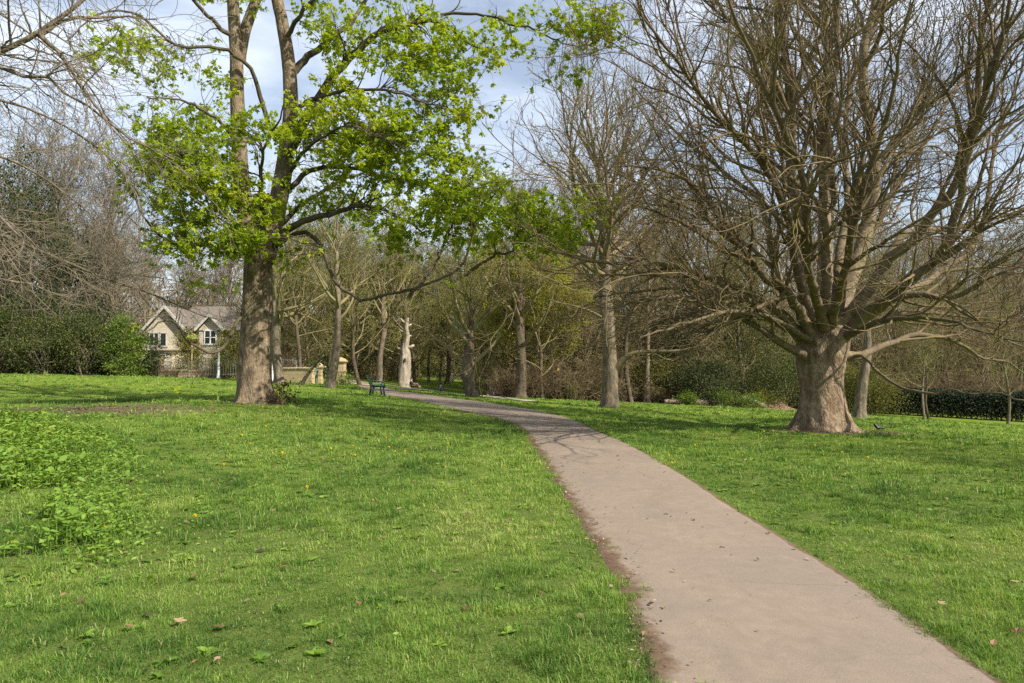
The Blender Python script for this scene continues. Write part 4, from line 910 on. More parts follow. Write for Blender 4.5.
# ------------------------------------------------------------------ shrubs
def shrub(name, label, c, rad, leaf, n, size, nclump, seed, tmpl=LEAF_DIA, stem='twig_olive', group=None, nst=9, cone=0., shell=.55, catg='shrub', csz=.28, droop=.15, holes=0.):
    global rng
    keep = rng; rng = np.random.default_rng(seed)
    rx, ry, rz = rad; th = thing(name, label, catg, c, group)
    q = nrm(rng.normal(0, 1, (nclump, 3))); q *= (shell+(1-shell)*rng.random((nclump, 1))**.6)
    q *= (.8+.5*rng.random((nclump, 1)))
    z = q[:, 2]*.5+.5; z = np.clip(z, .02, 1.15); w = 1-cone*z
    C = np.stack([q[:, 0]*rx*w, q[:, 1]*ry*w, z*rz*1.0], -1)
    if cone: C[:, :2] *= 1.15
    i = rng.integers(0, nclump, n); cs = csz*(rx+ry+rz)/3*rng.uniform(.5, 1.2, nclump)
    p = C[i]+rng.normal(0, 1, (n, 3))*cs[i][:, None]*np.array([1, 1, .7]); p[:, 2] = np.abs(p[:, 2])+.03
    out = nrm(p-np.array([0, 0, rz*.35])); a = nrm(out+rng.normal(0, .7, (n, 3))-np.array([0, 0, droop])); nn = nrm(out*.7+np.array([0, 0, .8])+rng.normal(0, .5, (n, 3)))
    tone = rng.random(nclump); var = np.clip(tone[i]*.6+.2+rng.normal(0, .18, n), 0, 1)
    MB().leaves(tmpl, p, a, nn, size*rng.uniform(.6, 1.3, n), var).build('foliage', leaf, th, smooth=False)
    az = rng.uniform(0, 6.28, nst); tg = C[rng.integers(0, nclump, nst)]; p0 = np.stack([np.cos(az)*rx*.15, np.sin(az)*ry*.15, 0*az-.05], -1)
    L = np.linalg.norm(tg-p0, axis=1); b = grow(p0, nrm(tg-p0+np.array([0, 0, .4])), L, np.clip(.012*L+.012, .01, .07), 8, .1, .02, .3, .006)
    b2 = spawn(b, 2., .25, 1, .7, (.4*rz*.3, .9*rz*.35), .6, 5, .15, .05, .4, .004, .3)
    MB().tubes(b, 6).tubes(b2, 4).build('stem', M[stem], th)
    rng = keep
    return th
G = lambda px, d: at(px, d)-np.array([0, 0, .03])
# evergreen thicket on the left
spec = [(-45,44,2.9,2.4,5.2,'leaf_dark'),(-5,43,2.4,2,4.2,'leaf_mid'),(22,45,2.4,2.2,5.4,'leaf_dark'),(45,42,1.9,1.7,3.4,'leaf_mid'),(62,44.5,2.2,2,4.8,'leaf_dark'),(84,43,1.8,1.6,3.6,'leaf_mid'),(103,45,2.,1.8,4.4,'leaf_dark'),(124,43.5,1.05,1.1,3.5,'leaf_bright'),(138,46,1.2,1.2,2.8,'leaf_dark'),(-85,43,2.8,2.4,5.5,'leaf_mid')]
lab = ['tall dark evergreen shrub at the far left end of the thicket','mid green shrub at the left picture edge before taller evergreens','tallest dark evergreen shrub in the left thicket','low rounded green shrub in front of the tallest thicket evergreen',
 'dark evergreen shrub in the middle of the left thicket','rounded mid green shrub right of the thicket centre','dark green shrub behind the bright leaved one in the left thicket','bright lime green shrub at the right end of the left thicket','small dark shrub tucked against the house corner','mid green shrub beyond the left end of the thicket']
for i, ((px, d, rx, ry, rz, lf), lb) in enumerate(zip(spec, lab)):
    shrub('evergreen_shrub', lb, G(px, d), (rx, ry, rz), M[lf], 10000, .11, 75, 300+i, LEAF_DIA, 'twig_grey', 'evergreen shrubs of the left thicket', 26, 0, .5, 'shrub', .17)
# tall evergreen with sparse dark leaves against the sky
th = shrub('holm_tree', 'tall dark evergreen tree with loose leaves rising above the left thicket', G(15, 47), (4.2, 3.5, 15.5), M['leaf_dark'], 17000, .17, 220, 340, LEAF_OVAL, 'twig_grey', None, 30, .25, .4, 'tree', .075)
shrub('holm_tree', 'dark evergreen tree with small loose leaf tufts left of the house', G(72, 50), (2.6, 2.5, 10.5), M['leaf_dark'], 9000, .15, 130, 341, LEAF_OVAL, 'twig_grey', None, 20, .3, .4, 'tree', .085)
# conifers before the house
shrub('golden_conifer', 'yellow green upright conifer in front of the gabled stone house', G(187, 50), (1.0, 1.0, 3.3), M['leaf_gold'], 9000, .1, 90, 350, LEAF_DIA, 'twig_olive', None, 5, .55, .6, 'conifer', .16)
shrub('golden_conifer', 'yellow green conifer half hidden behind the twin stemmed trunk', G(229, 49), (1.15, 1.1, 3.4), M['leaf_gold'], 9000, .1, 90, 351, LEAF_DIA, 'twig_olive', None, 5, .5, .6, 'conifer', .16)
# right-hand side evergreens
spec = [(705,46.5,2.,1.8,3.2,'leaf_dark','dark green yew bush at the wood edge behind the low logs','yew_bush',.35),(740,50,2.4,2.2,8.2,'leaf_mid','tall ivy covered shrub behind the pale fallen log','ivy_shrub',.4),(684,49,2.3,2.,5.,'leaf_dark','dark evergreen shrub left of the yew bush','evergreen_shrub',.2),
 (722,45,.6,.6,1.1,'leaf_bright','small bright green bush beside the low logs','small_bush',0),(749,43.5,.7,.6,.75,'leaf_bright','low bright green plant just in front of the pale fallen log','small_bush',0),(785,46,2.,1.8,3.4,'leaf_mid','ivy green bush left behind the massive trunk','evergreen_shrub',.2),(775,52,2.3,2.,7.4,'leaf_mid','tall green bush above the earth mound','evergreen_shrub',.3),
 (866,47,1.7,1.6,3.,'leaf_olive','olive yellow bush seen just right of the massive trunk','olive_bush',.2),(805,50,2.2,2.,4.2,'leaf_dark','dark evergreen shrub behind the massive trunk','evergreen_shrub',.2),(663,49,1.9,1.7,3.2,'leaf_olive','olive shrub at the wood edge behind the thin trunks','olive_bush',.2),(842,49,1.8,1.6,2.8,'leaf_olive','yellowish bush close behind the narrow leaning trunk','olive_bush',.2),
 (765,45,.8,.7,1.1,'leaf_yellow','small yellow green bush beside the end of the fallen log','small_bush',0),(687,44.6,.5,.5,.8,'leaf_bright','small green clump at the left end of the log row','small_bush',0)]
for i, (px, d, rx, ry, rz, lf, lb, nm, cn) in enumerate(spec):
    shrub(nm, lb, G(px, d), (rx, ry, rz), M[lf], 13000 if rz > 2 else 2600, .105 if rz > 2 else .08, 60, 360+i, LEAF_DIA, 'twig_olive', 'bushes at the wood edge', 9, cn)
# middle: yellow-leaved and rust shrubs
spec = [(372,58,1.3,1.2,1.1,'leaf_red','low rust brown shrub at the foot of a far straight trunk','rust_shrub',1500),(353,62,2.6,2.,2.8,'leaf_dark','dark green shrub behind the far end of the path','evergreen_shrub',6000),(366,64,2.,2.,2.2,'leaf_mid','mid green shrub behind the dark one at the path end','evergreen_shrub',5000),
 (545,49,2.6,2.2,4.8,'leaf_yellow','tall yellow green leafing shrub at the wood edge behind the path bend','yellow_shrub',3500),(505,52,2.4,2.,3.6,'leaf_olive','olive shrub at the wood edge behind the dark trunked tree','olive_bush',3500),(455,78,4,3,3.2,'leaf_olive','far olive bush behind the playground slide','olive_bush',3500),(420,80,4,3,3.6,'leaf_mid','far green bush behind the pale dead trunk','evergreen_shrub',5000),(395,74,3,2.5,3.,'leaf_yellow','far yellow green bush left of the pale dead trunk','yellow_shrub',3000),
 (340,47.5,.9,.8,.8,'leaf_bright','bright green weedy clump at the foot of the gate pier','small_bush',1200)]
for i, (px, d, rx, ry, rz, lf, lb, nm, n) in enumerate(spec):
    shrub(nm, lb, G(px, d), (rx, ry, rz), M[lf], n, .12, 50, 390+i, LEAF_DIA, 'twig_brown', 'shrubs in the middle distance', 9)
shrub('red_leaf_bush', 'small bush with reddish leaves at the foot of the twin stemmed tree', at(284, 20.6), (.4, .35, .6), M['leaf_red'], 260, .1, 26, 420, LEAF_OVAL, 'twig_brown', None, 7)
# brown twiggy brush
def brush_arrays(seed, rx, h):
    r_ = np.random.default_rng(seed); n = 60; az = r_.uniform(0, 6.28, n); rr = np.sqrt(r_.random(n))*rx*.7
    p0 = np.stack([np.cos(az)*rr, np.sin(az)*rr, 0*az-.05], -1); d = np.stack([np.cos(az)*.45, np.sin(az)*.45, 0*az+1], -1)+r_.normal(0, .15, (n, 3))
    b = grow(p0, d, r_.uniform(.6, 1.1, n)*h, np.full(n, .02), 8, .1, -.02, .3, .006); b2 = spawn(b, 4., .15, 1, .6, (.5, 1.1), .7, 5, .15, 0, .4, .006, .3); b3 = spawn(b2, 3., .2, 1, .7, (.25, .5), .8, 3, .15, 0, .5, .005, .2)
    return b, b2, b3
BR = []
for i in range(2):
    b, b2, b3 = brush_arrays(500+i, 1.6, 2.6)
    th = thing('twiggy_shrub', 'brown leafless twiggy shrub in the bank of brush below the wood', 'shrub', (0, 0, 0), 'brown brush below the wood')
    MB().tubes(b, 5).tubes(b2, 3).tubes(b3, 3).build('branches', M['twig_brown'] if i == 0 else twig('rust_twig', (.075,.05,.03), (.14,.095,.058)), th); BR.append(th)
ub = [False, False]
for j, (px, d, s) in enumerate([(508,45,.8),(522,44,.95),(537,45,1.),(552,46,1.1),(566,45,1.05),(580,46,1.1),(595,47,1.05),(530,48,1.2),(560,50,1.3),(590,51,1.3),(625,48,.7),(662,47,.6),(615,52,1.),(800,48,.9),(880,52,1.2),(915,53,1.3),(950,53,1.3),(985,53,1.3),(1015,53,1.3),(1050,53,1.3),(270,50,.9),(290,52,1.1),(390,62,.9),(480,60,1.),(100,47,1.),(60,47,1.2),(20,48,1.2),(152,46.8,.42),(206,47.8,.4),(172,46.6,.35)]):
    v = j % 2; p = G(px, d)
    if not ub[v]: ub[v] = True; BR[v].location = p.tolist(); BR[v].scale = (s,)*3
    else: dup(BR[v], p, rng.uniform(0, 6.28), s)
# clipped dark hedge on the right
def hedge():
    a, b = at(872, 49), at(1100, 46); L = np.linalg.norm((b-a)[:2]); n = 26000
    th = thing('hedge', 'long dark evergreen hedge along the right edge of the lawn', 'hedge', a)
    t = rng.random(n); h = 1.75+.5*(vn(t*L, 0*t, 1.7, 61)-.5)+.2*(t*2); c = (b-a)[None]*t[:, None]; z = gz(a[0]+c[:, 0], a[1]+c[:, 1])-a[2]
    f = rng.random(n)**.6; side = nrm(np.array([-(b-a)[1], (b-a)[0], 0])); w = rng.normal(0, .45, n)
    p = c+side[None]*w[:, None]; p[:, 2] = z+h*f+rng.normal(0, .06, n)
    MB().leaves(LEAF_DIA, p, rng.normal(0, 1, (n, 3)), nrm(np.array([0, -.5, .8])+rng.normal(0, .5, (n, 3))), .15*rng.uniform(.6, 1.3, n)).build('foliage', M['hedge'], th, smooth=False)
    m = 46; t = np.linspace(.01, .99, m); c = (b-a)[None]*t[:, None]; z = gz(a[0]+c[:, 0], a[1]+c[:, 1])-a[2]; p0 = c.copy(); p0[:, 2] = z-.05
    MB().tubes(grow(p0, np.tile([0, 0, 1.], (m, 1)), np.full(m, 1.6), np.full(m, .04), 6, .15, .1, .3), 5).build('stem', M['bark_dark'], th)
hedge()
print('shrubs', time.time()-T0)
# ------------------------------------------------------------------ the stone house beyond the lawn
def stonemat(name, a, b_, c_, sc=2.6):
    m, nt, b, _ = newmat(name, .9, .15); v = ocoord(nt)
    br = node(nt, 'ShaderNodeTexBrick', {'Vector': node(nt, 'ShaderNodeMapping', {'Vector': v, 'Rotation': (PI/2, 0, 0)}).outputs[0], 'Scale': sc, 'Color1': (*a, 1), 'Color2': (*b_, 1), 'Mortar': (*c_, 1), 'Mortar Size': .02, 'Brick Width': .9, 'Row Height': .42}, offset=.5)
    n = noise(nt, v, 3., 6, .7); col = mixc(nt, mapr(nt, n, .35, .7, 0, .6), br.outputs[0], tuple(x*.6 for x in a))
    nt.links.new(col, b.inputs['Base Color']); bump(nt, b, mth(nt, 'ADD', br.outputs[1], n), .5, .03); return m
M['stone'] = stonemat('house_stone', (.68,.6,.46), (.58,.51,.39), (.52,.46,.36))
M['stone2'] = stonemat('wall_stone', (.46,.36,.2), (.38,.3,.17), (.28,.22,.14), 2.)
M['slate'] = plain('roof_slate', (.15,.128,.105), .8, .2, .35, 5., .02)
M['white'] = plain('white_paint', (.78,.77,.73), .5, .3, .06)
M['offwhite'] = plain('weathered_white', (.5,.48,.43), .7, .2, .2)
M['board'] = plain('tan_board', (.52,.38,.22), .8, .2, .2)
M['glass'] = plain('window_glass', (.03,.035,.04), .08, .6, .3, 2.)
M['iron'] = plain('grey_iron', (.17,.165,.15), .6, .4, .2)
M['green'] = plain('green_paint', (.012,.075,.055), .4, .45, .3, 10.)
M['dkgreen'] = plain('dark_green_iron', (.008,.04,.032), .45, .45, .2)
def house():
    d = 57.; k = d/F; base = at(140, d); base[2] -= .1
    th = thing('stone_house', 'old stone house with white gable boards seen through branches', 'house', base, rz=.0)
    # main block
    w = MB()
    def shell(u0, u1, y0, y1, ev, ap, ua):
        w.prism([(u0, -.4), (u1, -.4), (u1, ev), (ua, ap), (u0, ev)], y0, y1)
    shell(.0, 4.2, 0., 8., 3.7, 6.0, 2.1)
    w.box((6.6, 4.4, 1.85), (4.9, 7.2, 4.5)); shell(4.55, 6.45, .55, 3., 4.25, 5.35, 5.5)
    w.box((2.1, -.06, 2.55), (4.3, .18, .14)); w.box((6.6, .74, 2.75), (4.9, .14, .12))
    w.box((1.95, -.3, 1.0), (1.9, .66, 2.4)); w.build('wall', M['stone'], th, smooth=False)
    rf = MB()
    def slab(p0, p1, y0, y1, t=.1):
        (a, b), (c, e) = p0, p1; n = np.array([-(e-b), c-a]); n = n/np.linalg.norm(n)*t; n = n if n[1] > 0 else -n
        rf.prism([(a, b), (c, e), (c+n[0], e+n[1]), (a+n[0], b+n[1])], y0, y1)
    slab((-.35, 3.34), (2.1, 6.02), -.3, 8.2); slab((4.55, 3.34), (2.1, 6.02), -.31, 8.21)
    slab((4.3, 4.1), (5.5, 5.38), .3, 3.4); slab((6.7, 4.1), (5.5, 5.38), .31, 3.41)
    # roof over the main block, ridge along x
    rot90 = lambda v: np.c_[v[:, 1], v[:, 0], v[:, 2]]
    for pr in ([(.55, 4.0), (4.4, 6.3), (4.35, 6.42), (.5, 4.12)], [(8.25, 4.0), (4.4, 6.3), (4.45, 6.42), (8.3, 4.12)]):
        rf.prism(pr, 2.3, 9.3, tf=rot90)
    rf.box((1.95, -.32, 2.26), (2.1, .8, .12))
    roof = rf.build('roof', M['slate'], th, smooth=False)
    ch = MB(); ch.box((8.3, 4.4, 6.8), (.8, 1., 1.6)); ch.box((8.3, 4.4, 7.55), (.95, 1.15, .14)); ch.lathe([(.12, 7.62), (.13, 7.9), (.1, 8.1)], (8.1, 4.4, 0), 10); ch.lathe([(.12, 7.62), (.13, 7.9), (.1, 8.1)], (8.5, 4.4, 0), 10)
    ch.build('chimney', M['stone'], roof, smooth=False)
    def barge(a, b, y):
        (x0, z0), (x1, z1) = a, b; mb = MB(); n = np.array([-(z1-z0), x1-x0]); n = n/np.linalg.norm(n)*.1; n = n if n[1] > 0 else -n
        mb.prism([(x0-n[0], z0-n[1]), (x1-n[0], z1-n[1]), (x1+n[0], z1+n[1]), (x0+n[0], z0+n[1])], y-.07, y); mb.build('gable_board', M['offwhite'], th, smooth=False)
    barge((-.35, 3.36), (2.1, 6.04), -.32); barge((4.5, 3.36), (2.1, 6.04), -.33); barge((4.3, 4.1), (5.5, 5.4), .28); barge((6.7, 4.1), (5.5, 5.4), .27)
    def window(u, z, w_, h_, y, cols, rows, board=False):
        f = MB(); t = .09
        f.box((u, y-.03, z+h_/2), (w_+.16, .06, .1)); f.box((u, y-.03, z-h_/2), (w_+.3, .1, .12))
        f.box((u-w_/2, y-.03, z), (.08, .06, h_)); f.box((u+w_/2, y-.03, z), (.08, .06, h_))
        for i in range(1, cols): f.box((u-w_/2+w_*i/cols, y-.028, z), (t, .05, h_-.06))
        for i in range(1, rows): f.box((u, y-.026, z-h_/2+h_*i/rows), (w_-.06, .045, t*.7))
        fr = f.build('window', M['white'] if u > 5 else M['offwhite'], th, smooth=False)
        MB().box((u, y-.012, z), (w_, .02, h_)).build('pane', M['board'] if board else M['glass'], fr, smooth=False)
    window(5.5, 3.55, .95, 1.15, .55, 2, 2); window(1.15, 3.35, .75, 1.1, 0., 2, 1); window(1.9, 3.35, .5, 1.1, 0., 1, 1)
    window(1.75, 1.25, 1.25, 1.7, -.63, 2, 2, True); window(8., 3.2, .9, 1.1, .8, 2, 2)
    dr = MB().box((5.45, .75, 1.05), (1.3, .12, 2.3)).build('door', M['board'], th, smooth=False)
    fr = MB(); [fr.box((5.45+s*.72, .73, 1.1), (.14, .2, 2.4)) for s in (-1, 1)]; fr.box((5.45, .73, 2.36), (1.7, .22, .16)); [fr.box((5.45+i*.32, .68, 1.05), (.07, .03, 2.2)) for i in (-1, 0, 1)]; fr.build('frame', M['white'], dr, smooth=False)
house()
def low_wall(name, label, p0, d0, p1, d1, h, t, mat, catg='wall'):
    a, b = at(p0, d0), at(p1, d1); L = float(np.linalg.norm((b-a)[:2])); rz = math.atan2(b[1]-a[1], b[0]-a[0]); th = thing(name, label, catg, a-np.array([0, 0, .15]), rz=rz)
    n = 10; mb = MB(); dz = (b[2]-a[2])
    v = MB(); v.box((L/2, 0, h/2), (L, t, h+.2), bev=.03); c = MB(); m = int(L/.7)+1
    for i in range(m): c.box(((i+.5)*L/m, 0, h+.17+.012*(i % 3)), (L/m-.02, t+.12, .14), bev=.035)
    v.build('wall_body', mat, th, smooth=False); c.build('coping', mat, th, smooth=False); return th
low_wall('low_stone_wall', 'low pale stone wall below the gabled house', 158, 48.5, 246, 49.5, .42, .35, M['stone2'])
low_wall('boundary_wall', 'sandy stone boundary wall right of the twin stemmed tree', 284, 46.5, 314, 46., .85, .4, M['stone2'])
def pier(px, d, label, w, h):
    th = thing('gate_pier', label, 'gate pier', at(px, d)-np.array([0, 0, .1]))
    mb = MB(); mb.box((0, 0, .2), (w*1.25, w*1.25, .6), bev=.05); mb.box((0, 0, h*.5+.2), (w, w, h-.4), bev=.03); mb.box((0, 0, h*.62), (w*1.1, w*1.1, .1), bev=.03); mb.build('shaft', M['stone2'], th, smooth=False)
    c = MB(); c.box((0, 0, h+.05), (w*1.3, w*1.3, .14), bev=.04); c.lathe([(w*.72, h+.1), (w*.55, h+.22), (.05, h+.34), (0, h+.35)], (0, 0, 0), 4); c.build('cap', M['stone2'], th, smooth=False)
pier(341, 48, 'tall sandy stone gate pier right of the slender pale tree', .62, 1.62)
pier(320, 46.5, 'shorter pale gate pier between the leaning trunk and the slender tree', .34, 1.15)
def gate():
    th = thing('small_gate', 'small green gate beside the shorter pale pier', 'gate', at(315.5, 46.3)-np.array([0, 0, .03]))
    mb = MB(); [mb.box((-.16+.08*i, 0, .5), (.03, .03, .85)) for i in range(5)]; mb.box((0, .02, .2), (.4, .03, .05)); mb.box((0, .02, .82), (.4, .03, .05)); mb.build('bars', M['green'], th, smooth=False)
gate()
def railing():
    a, b = at(130, 46.5), at(246, 47.5); L = float(np.linalg.norm((b-a)[:2])); rz = math.atan2(b[1]-a[1], b[0]-a[0])
    th = thing('railing', 'thin grey metal railing along the lawn before the house', 'railing', a, rz=rz)
    mb = MB(); n = int(L/.16); [mb.box((i*L/n, 0, .5), (.018, .018, .95)) for i in range(n+1)]; mb.build('bars', M['iron'], th, smooth=False)
    r = MB(); r.box((L/2, .002, .97), (L, .035, .03)); r.box((L/2, .002, .15), (L, .03, .03)); r.build('rail', M['iron'], th, smooth=False)
    for i in range(5): MB().box((i*L/4, -.03, .55), (.07, .06, 1.2), bev=.012).build('post', M['iron'], th, smooth=False)
railing()
def post(px, d, h, label, mat, r=.05):
    MBt = MB(); MBt.lathe([(0, -.1), (r*1.6, -.1), (r*1.6, .12), (r, .16), (r*.9, h-.08), (r*1.3, h-.06), (r*1.1, h), (0, h+.05)], sides=12)
    o = MBt.build('post', mat, loc=at(px, d)); tag(o, label, 'post')
post(219, 46.2, 1.95, 'tall white post just left of the twin stemmed trunk', M['white'], .07)
post(192, 46., 2.1, 'thin tan post in front of the golden conifer', M['board'], .05)
post(273, 45, 3.2, 'pale slim post right of the twin stemmed trunk', M['white'], .05)
# parked car behind the wall
def car(px, d, label, body, rz):
    base = at(px, d); th = thing('parked_car', label, 'car', base, rz=rz); mb = MB()
    prof = [(-2.1,.32),(-2.12,.62),(-1.98,.86),(-1.15,.96),(1.95,.98),(2.1,.7),(2.08,.32)]; mb.prism(prof, -.85, .85)
    top = [(-1.25,.95),(-.5,1.48),(.1,1.54),(1.5,1.52),(1.98,.97)]
    def taper(v): v = v.copy(); k = np.clip((v[:, 2]-.95)/.6, 0, 1); v[:, 1] *= 1-.17*k; return v
    mb.prism(top, -.84, .84, tf=taper); mb.build('body', body, th, smooth=False)
    for s in (-1, 1):
        for pts in ([(-.98,1.0),(-.42,1.42),(.05,1.46),(.05,1.0)], [(.14,1.0),(.14,1.46),(.85,1.45),(.9,1.0)], [(.98,1.0),(.94,1.45),(1.4,1.43),(1.72,1.02)]):
            g = MB(); g.prism(pts, -.005, .005, tf=lambda v: np.c_[v[:, 0], s*(.848-.14*np.clip((v[:, 2]-.95)/.6, 0, 1))+v[:, 1], v[:, 2]]); g.build('window', M['glass'], th, smooth=False)
        for x in (-1.3, 1.3):
            a = np.linspace(0, 2*PI, 21)[:-1]; w = MB(); w.prism([(x+.32*math.cos(q), .32+.32*math.sin(q)) for q in a], s*.68, s*.875); wo = w.build('wheel', plain('tyre', (.02,.02,.02), .8), th, smooth=False)
            r = MB(); r.prism([(x+.19*math.cos(q), .32+.19*math.sin(q)) for q in a], s*.86, s*.882); r.build('rim', M['iron'], wo, smooth=False)
    for y in (-.6, .6): MB().box((-2.1, y, .7), (.06, .32, .16), bev=.03).build('headlight', M['white'], th, smooth=False)
car(288, 53, 'white parked car with dark windows behind the stone boundary wall', plain('white_car_paint', (.7,.7,.7), .3, .5, .03), PI)
# ------------------------------------------------------------------ bench
def bench():
    p = at(376.5, 32.6); th = thing('park_bench', 'dark green slatted park bench beside the path', 'bench', p, rz=.28)
    s = MB()
    for i in range(5): s.box((-.12+.115*i, 0, .455+.012*abs(i-2)), (.095, 1.7, .035), bev=.01)
    s.build('seat', M['green'], th, smooth=False)
    b = MB()
    for i in range(4): b.box((-.25-.045*i, 0, .55+.105*i), (.032, 1.7, .09), ry=-.4, bev=.01)
    b.build('backrest', M['green'], th, smooth=False)
    for y in (-.68, .68):
        f = MB(); tb = lambda pts, r: f.tubes({'p': np.array([pts], float), 'r': np.full((1, len(pts)), r), 'L': np.ones(1)}, 8, cap=True)
        tb([(-.18, y, .42), (.1, y, .43), (.36, y, .44)], .032); tb([(-.2, y, .42), (-.27, y, .6), (-.43, y, .93)], .03); f.build('frame', M['dkgreen'], th)
        for x, x2 in ((-.17, -.24), (.27, .32)):
            l = MB(); l.tubes({'p': np.array([[(x, y, .43), ((x+x2)/2, y, .2), (x2, y, -.02)]]), 'r': np.array([[.05, .045, .05]]), 'L': np.ones(1)}, 8, cap=True); l.box((x2, y, .01), (.13, .09, .03), bev=.01); l.build('leg', M['dkgreen'], th)
        a = MB(); a.tubes({'p': np.array([[(-.28, y, .63), (-.05, y, .67), (.24, y, .66), (.33, y, .58), (.3, y, .45)]]), 'r': np.full((1, 5), .024), 'L': np.ones(1)}, 8, cap=True); a.build('armrest', M['dkgreen'], th)
bench()
# ------------------------------------------------------------------ playground slide
def slide():
    th = thing('playground_slide', 'small pale playground slide on the far grass left of the dark trunk', 'slide', at(461, 70), rz=.15)
    c = MB(); p0, p1 = np.array([-.85, 0, .22]), np.array([.75, 0, 1.35]); pts = np.array([[-1.15, 0, .2], p0, p0*.5+p1*.5, p1, [1.0, 0, 1.38]])
    for y, hh, ww in ((0, .03, .5), (-.26, .16, .04), (.26, .16, .04)):
        for a, b in zip(pts[:-1], pts[1:]):
            L = np.linalg.norm(b-a)+.02; an = math.atan2(b[2]-a[2], b[0]-a[0]); q = (a+b)/2; c.box((q[0], y, q[2]+(0 if y == 0 else .07)), (L, ww, hh), ry=-an)
    c.build('chute', plain('slide_metal', (.7,.7,.68), .35, .5, .05), th, smooth=False)
    f = MB()
    for y in (-.28, .28): f.box((1.02, y, .75), (.06, .06, 1.55)); f.box((-.8, y, .12), (.05, .05, .3))
    f.build('frame', M['iron'], th, smooth=False); l = MB()
    for y in (-.24, .24): l.box((1.32, y, .8), (.05, .05, 1.7), ry=-.33)
    for i in range(5): l.box((1.55-.1*i, 0, .22+.28*i), (.04, .5, .04))
    l.build('ladder', M['iron'], th, smooth=False)
slide()
def play_fence():
    th = thing('low_fence', 'low blue grey play area fence on the far grass', 'fence', at(437, 71)); mb = MB()
    [mb.box((i*.13, 0, .38), (.05, .03, .72)) for i in range(14)]; mb.build('bars', M['iron'], th, smooth=False); r = MB(); r.box((.85, .03, .6), (1.85, .03, .06)); r.box((.85, .03, .2), (1.85, .03, .06)); r.build('rail', M['iron'], th, smooth=False)
play_fence()
# ------------------------------------------------------------------ people sitting on the grass
skin = plain('skin', (.5,.31,.22), .6, .3, .05)
def person(px, d, label, rz, top, legs, hairc, sc, recl):
    base = at(px, d); th = thing('person', label, 'person', base, rz=rz)
    J = {'pel': (0,0,.14,.135), 'wai': (-.03-recl*.3,0,.3,.12), 'che': (-.05-recl,0,.47,.14), 'nec': (-.03-recl,0,.61,.055), 'hea': (0-recl,0,.71,.085), 'top': (-.01-recl,0,.82,.078)}
    E = [('pel','wai'),('wai','che'),('che','nec'),('nec','hea'),('hea','top')]
    for s, n in ((1, 'l'), (-1, 'r')):
        J.update({n+'hip': (.06,s*.1,.12,.09), n+'kne': (.42,s*.15,.34,.062), n+'ank': (.66,s*.14,.07,.045), n+'toe': (.82,s*.16,.04,.035),
                  n+'sho': (-.04-recl,s*.18,.54,.058), n+'elb': (.06-recl*.6,s*.25,.34,.043), n+'wri': (.28,s*.2,.37,.03), n+'han': (.35,s*.19,.375,.034)})
        E += [('pel',n+'hip'),(n+'hip',n+'kne'),(n+'kne',n+'ank'),(n+'ank',n+'toe'),('che',n+'sho'),(n+'sho',n+'elb'),(n+'elb',n+'wri'),(n+'wri',n+'han')]
        for q in range(5):   # fingers curl over the knee
            y = s*(.19+(-.032+.016*q)); x0 = .36 if q else .33; ln = (.03,.042,.046,.042,.034)[q]
            J['%sf%da' % (n, q)] = (x0+ln, y, .378 if q else .365, .009); J['%sf%db' % (n, q)] = (x0+ln*1.8, y, .362 if q else .35, .008)
            E += [(n+'han', '%sf%da' % (n, q)), ('%sf%da' % (n, q), '%sf%db' % (n, q))]
    ks = list(J); me = bpy.data.meshes.new('body'); me.from_pydata([J[k][:3] for k in ks], [(ks.index(a), ks.index(b)) for a, b in E], [])
    o = bpy.data.objects.new('body', me); COL.objects.link(o); md = o.modifiers.new('s', 'SKIN'); o.modifiers.new('d', 'SUBSURF').render_levels = 1; o.modifiers['d'].levels = 1
    sv = me.skin_vertices[0].data if me.skin_vertices else None
    if sv is None:
        me.attributes  # skin layer is created with the modifier on first evaluation
    return o, me, J, ks, th, top, legs, hairc, sc
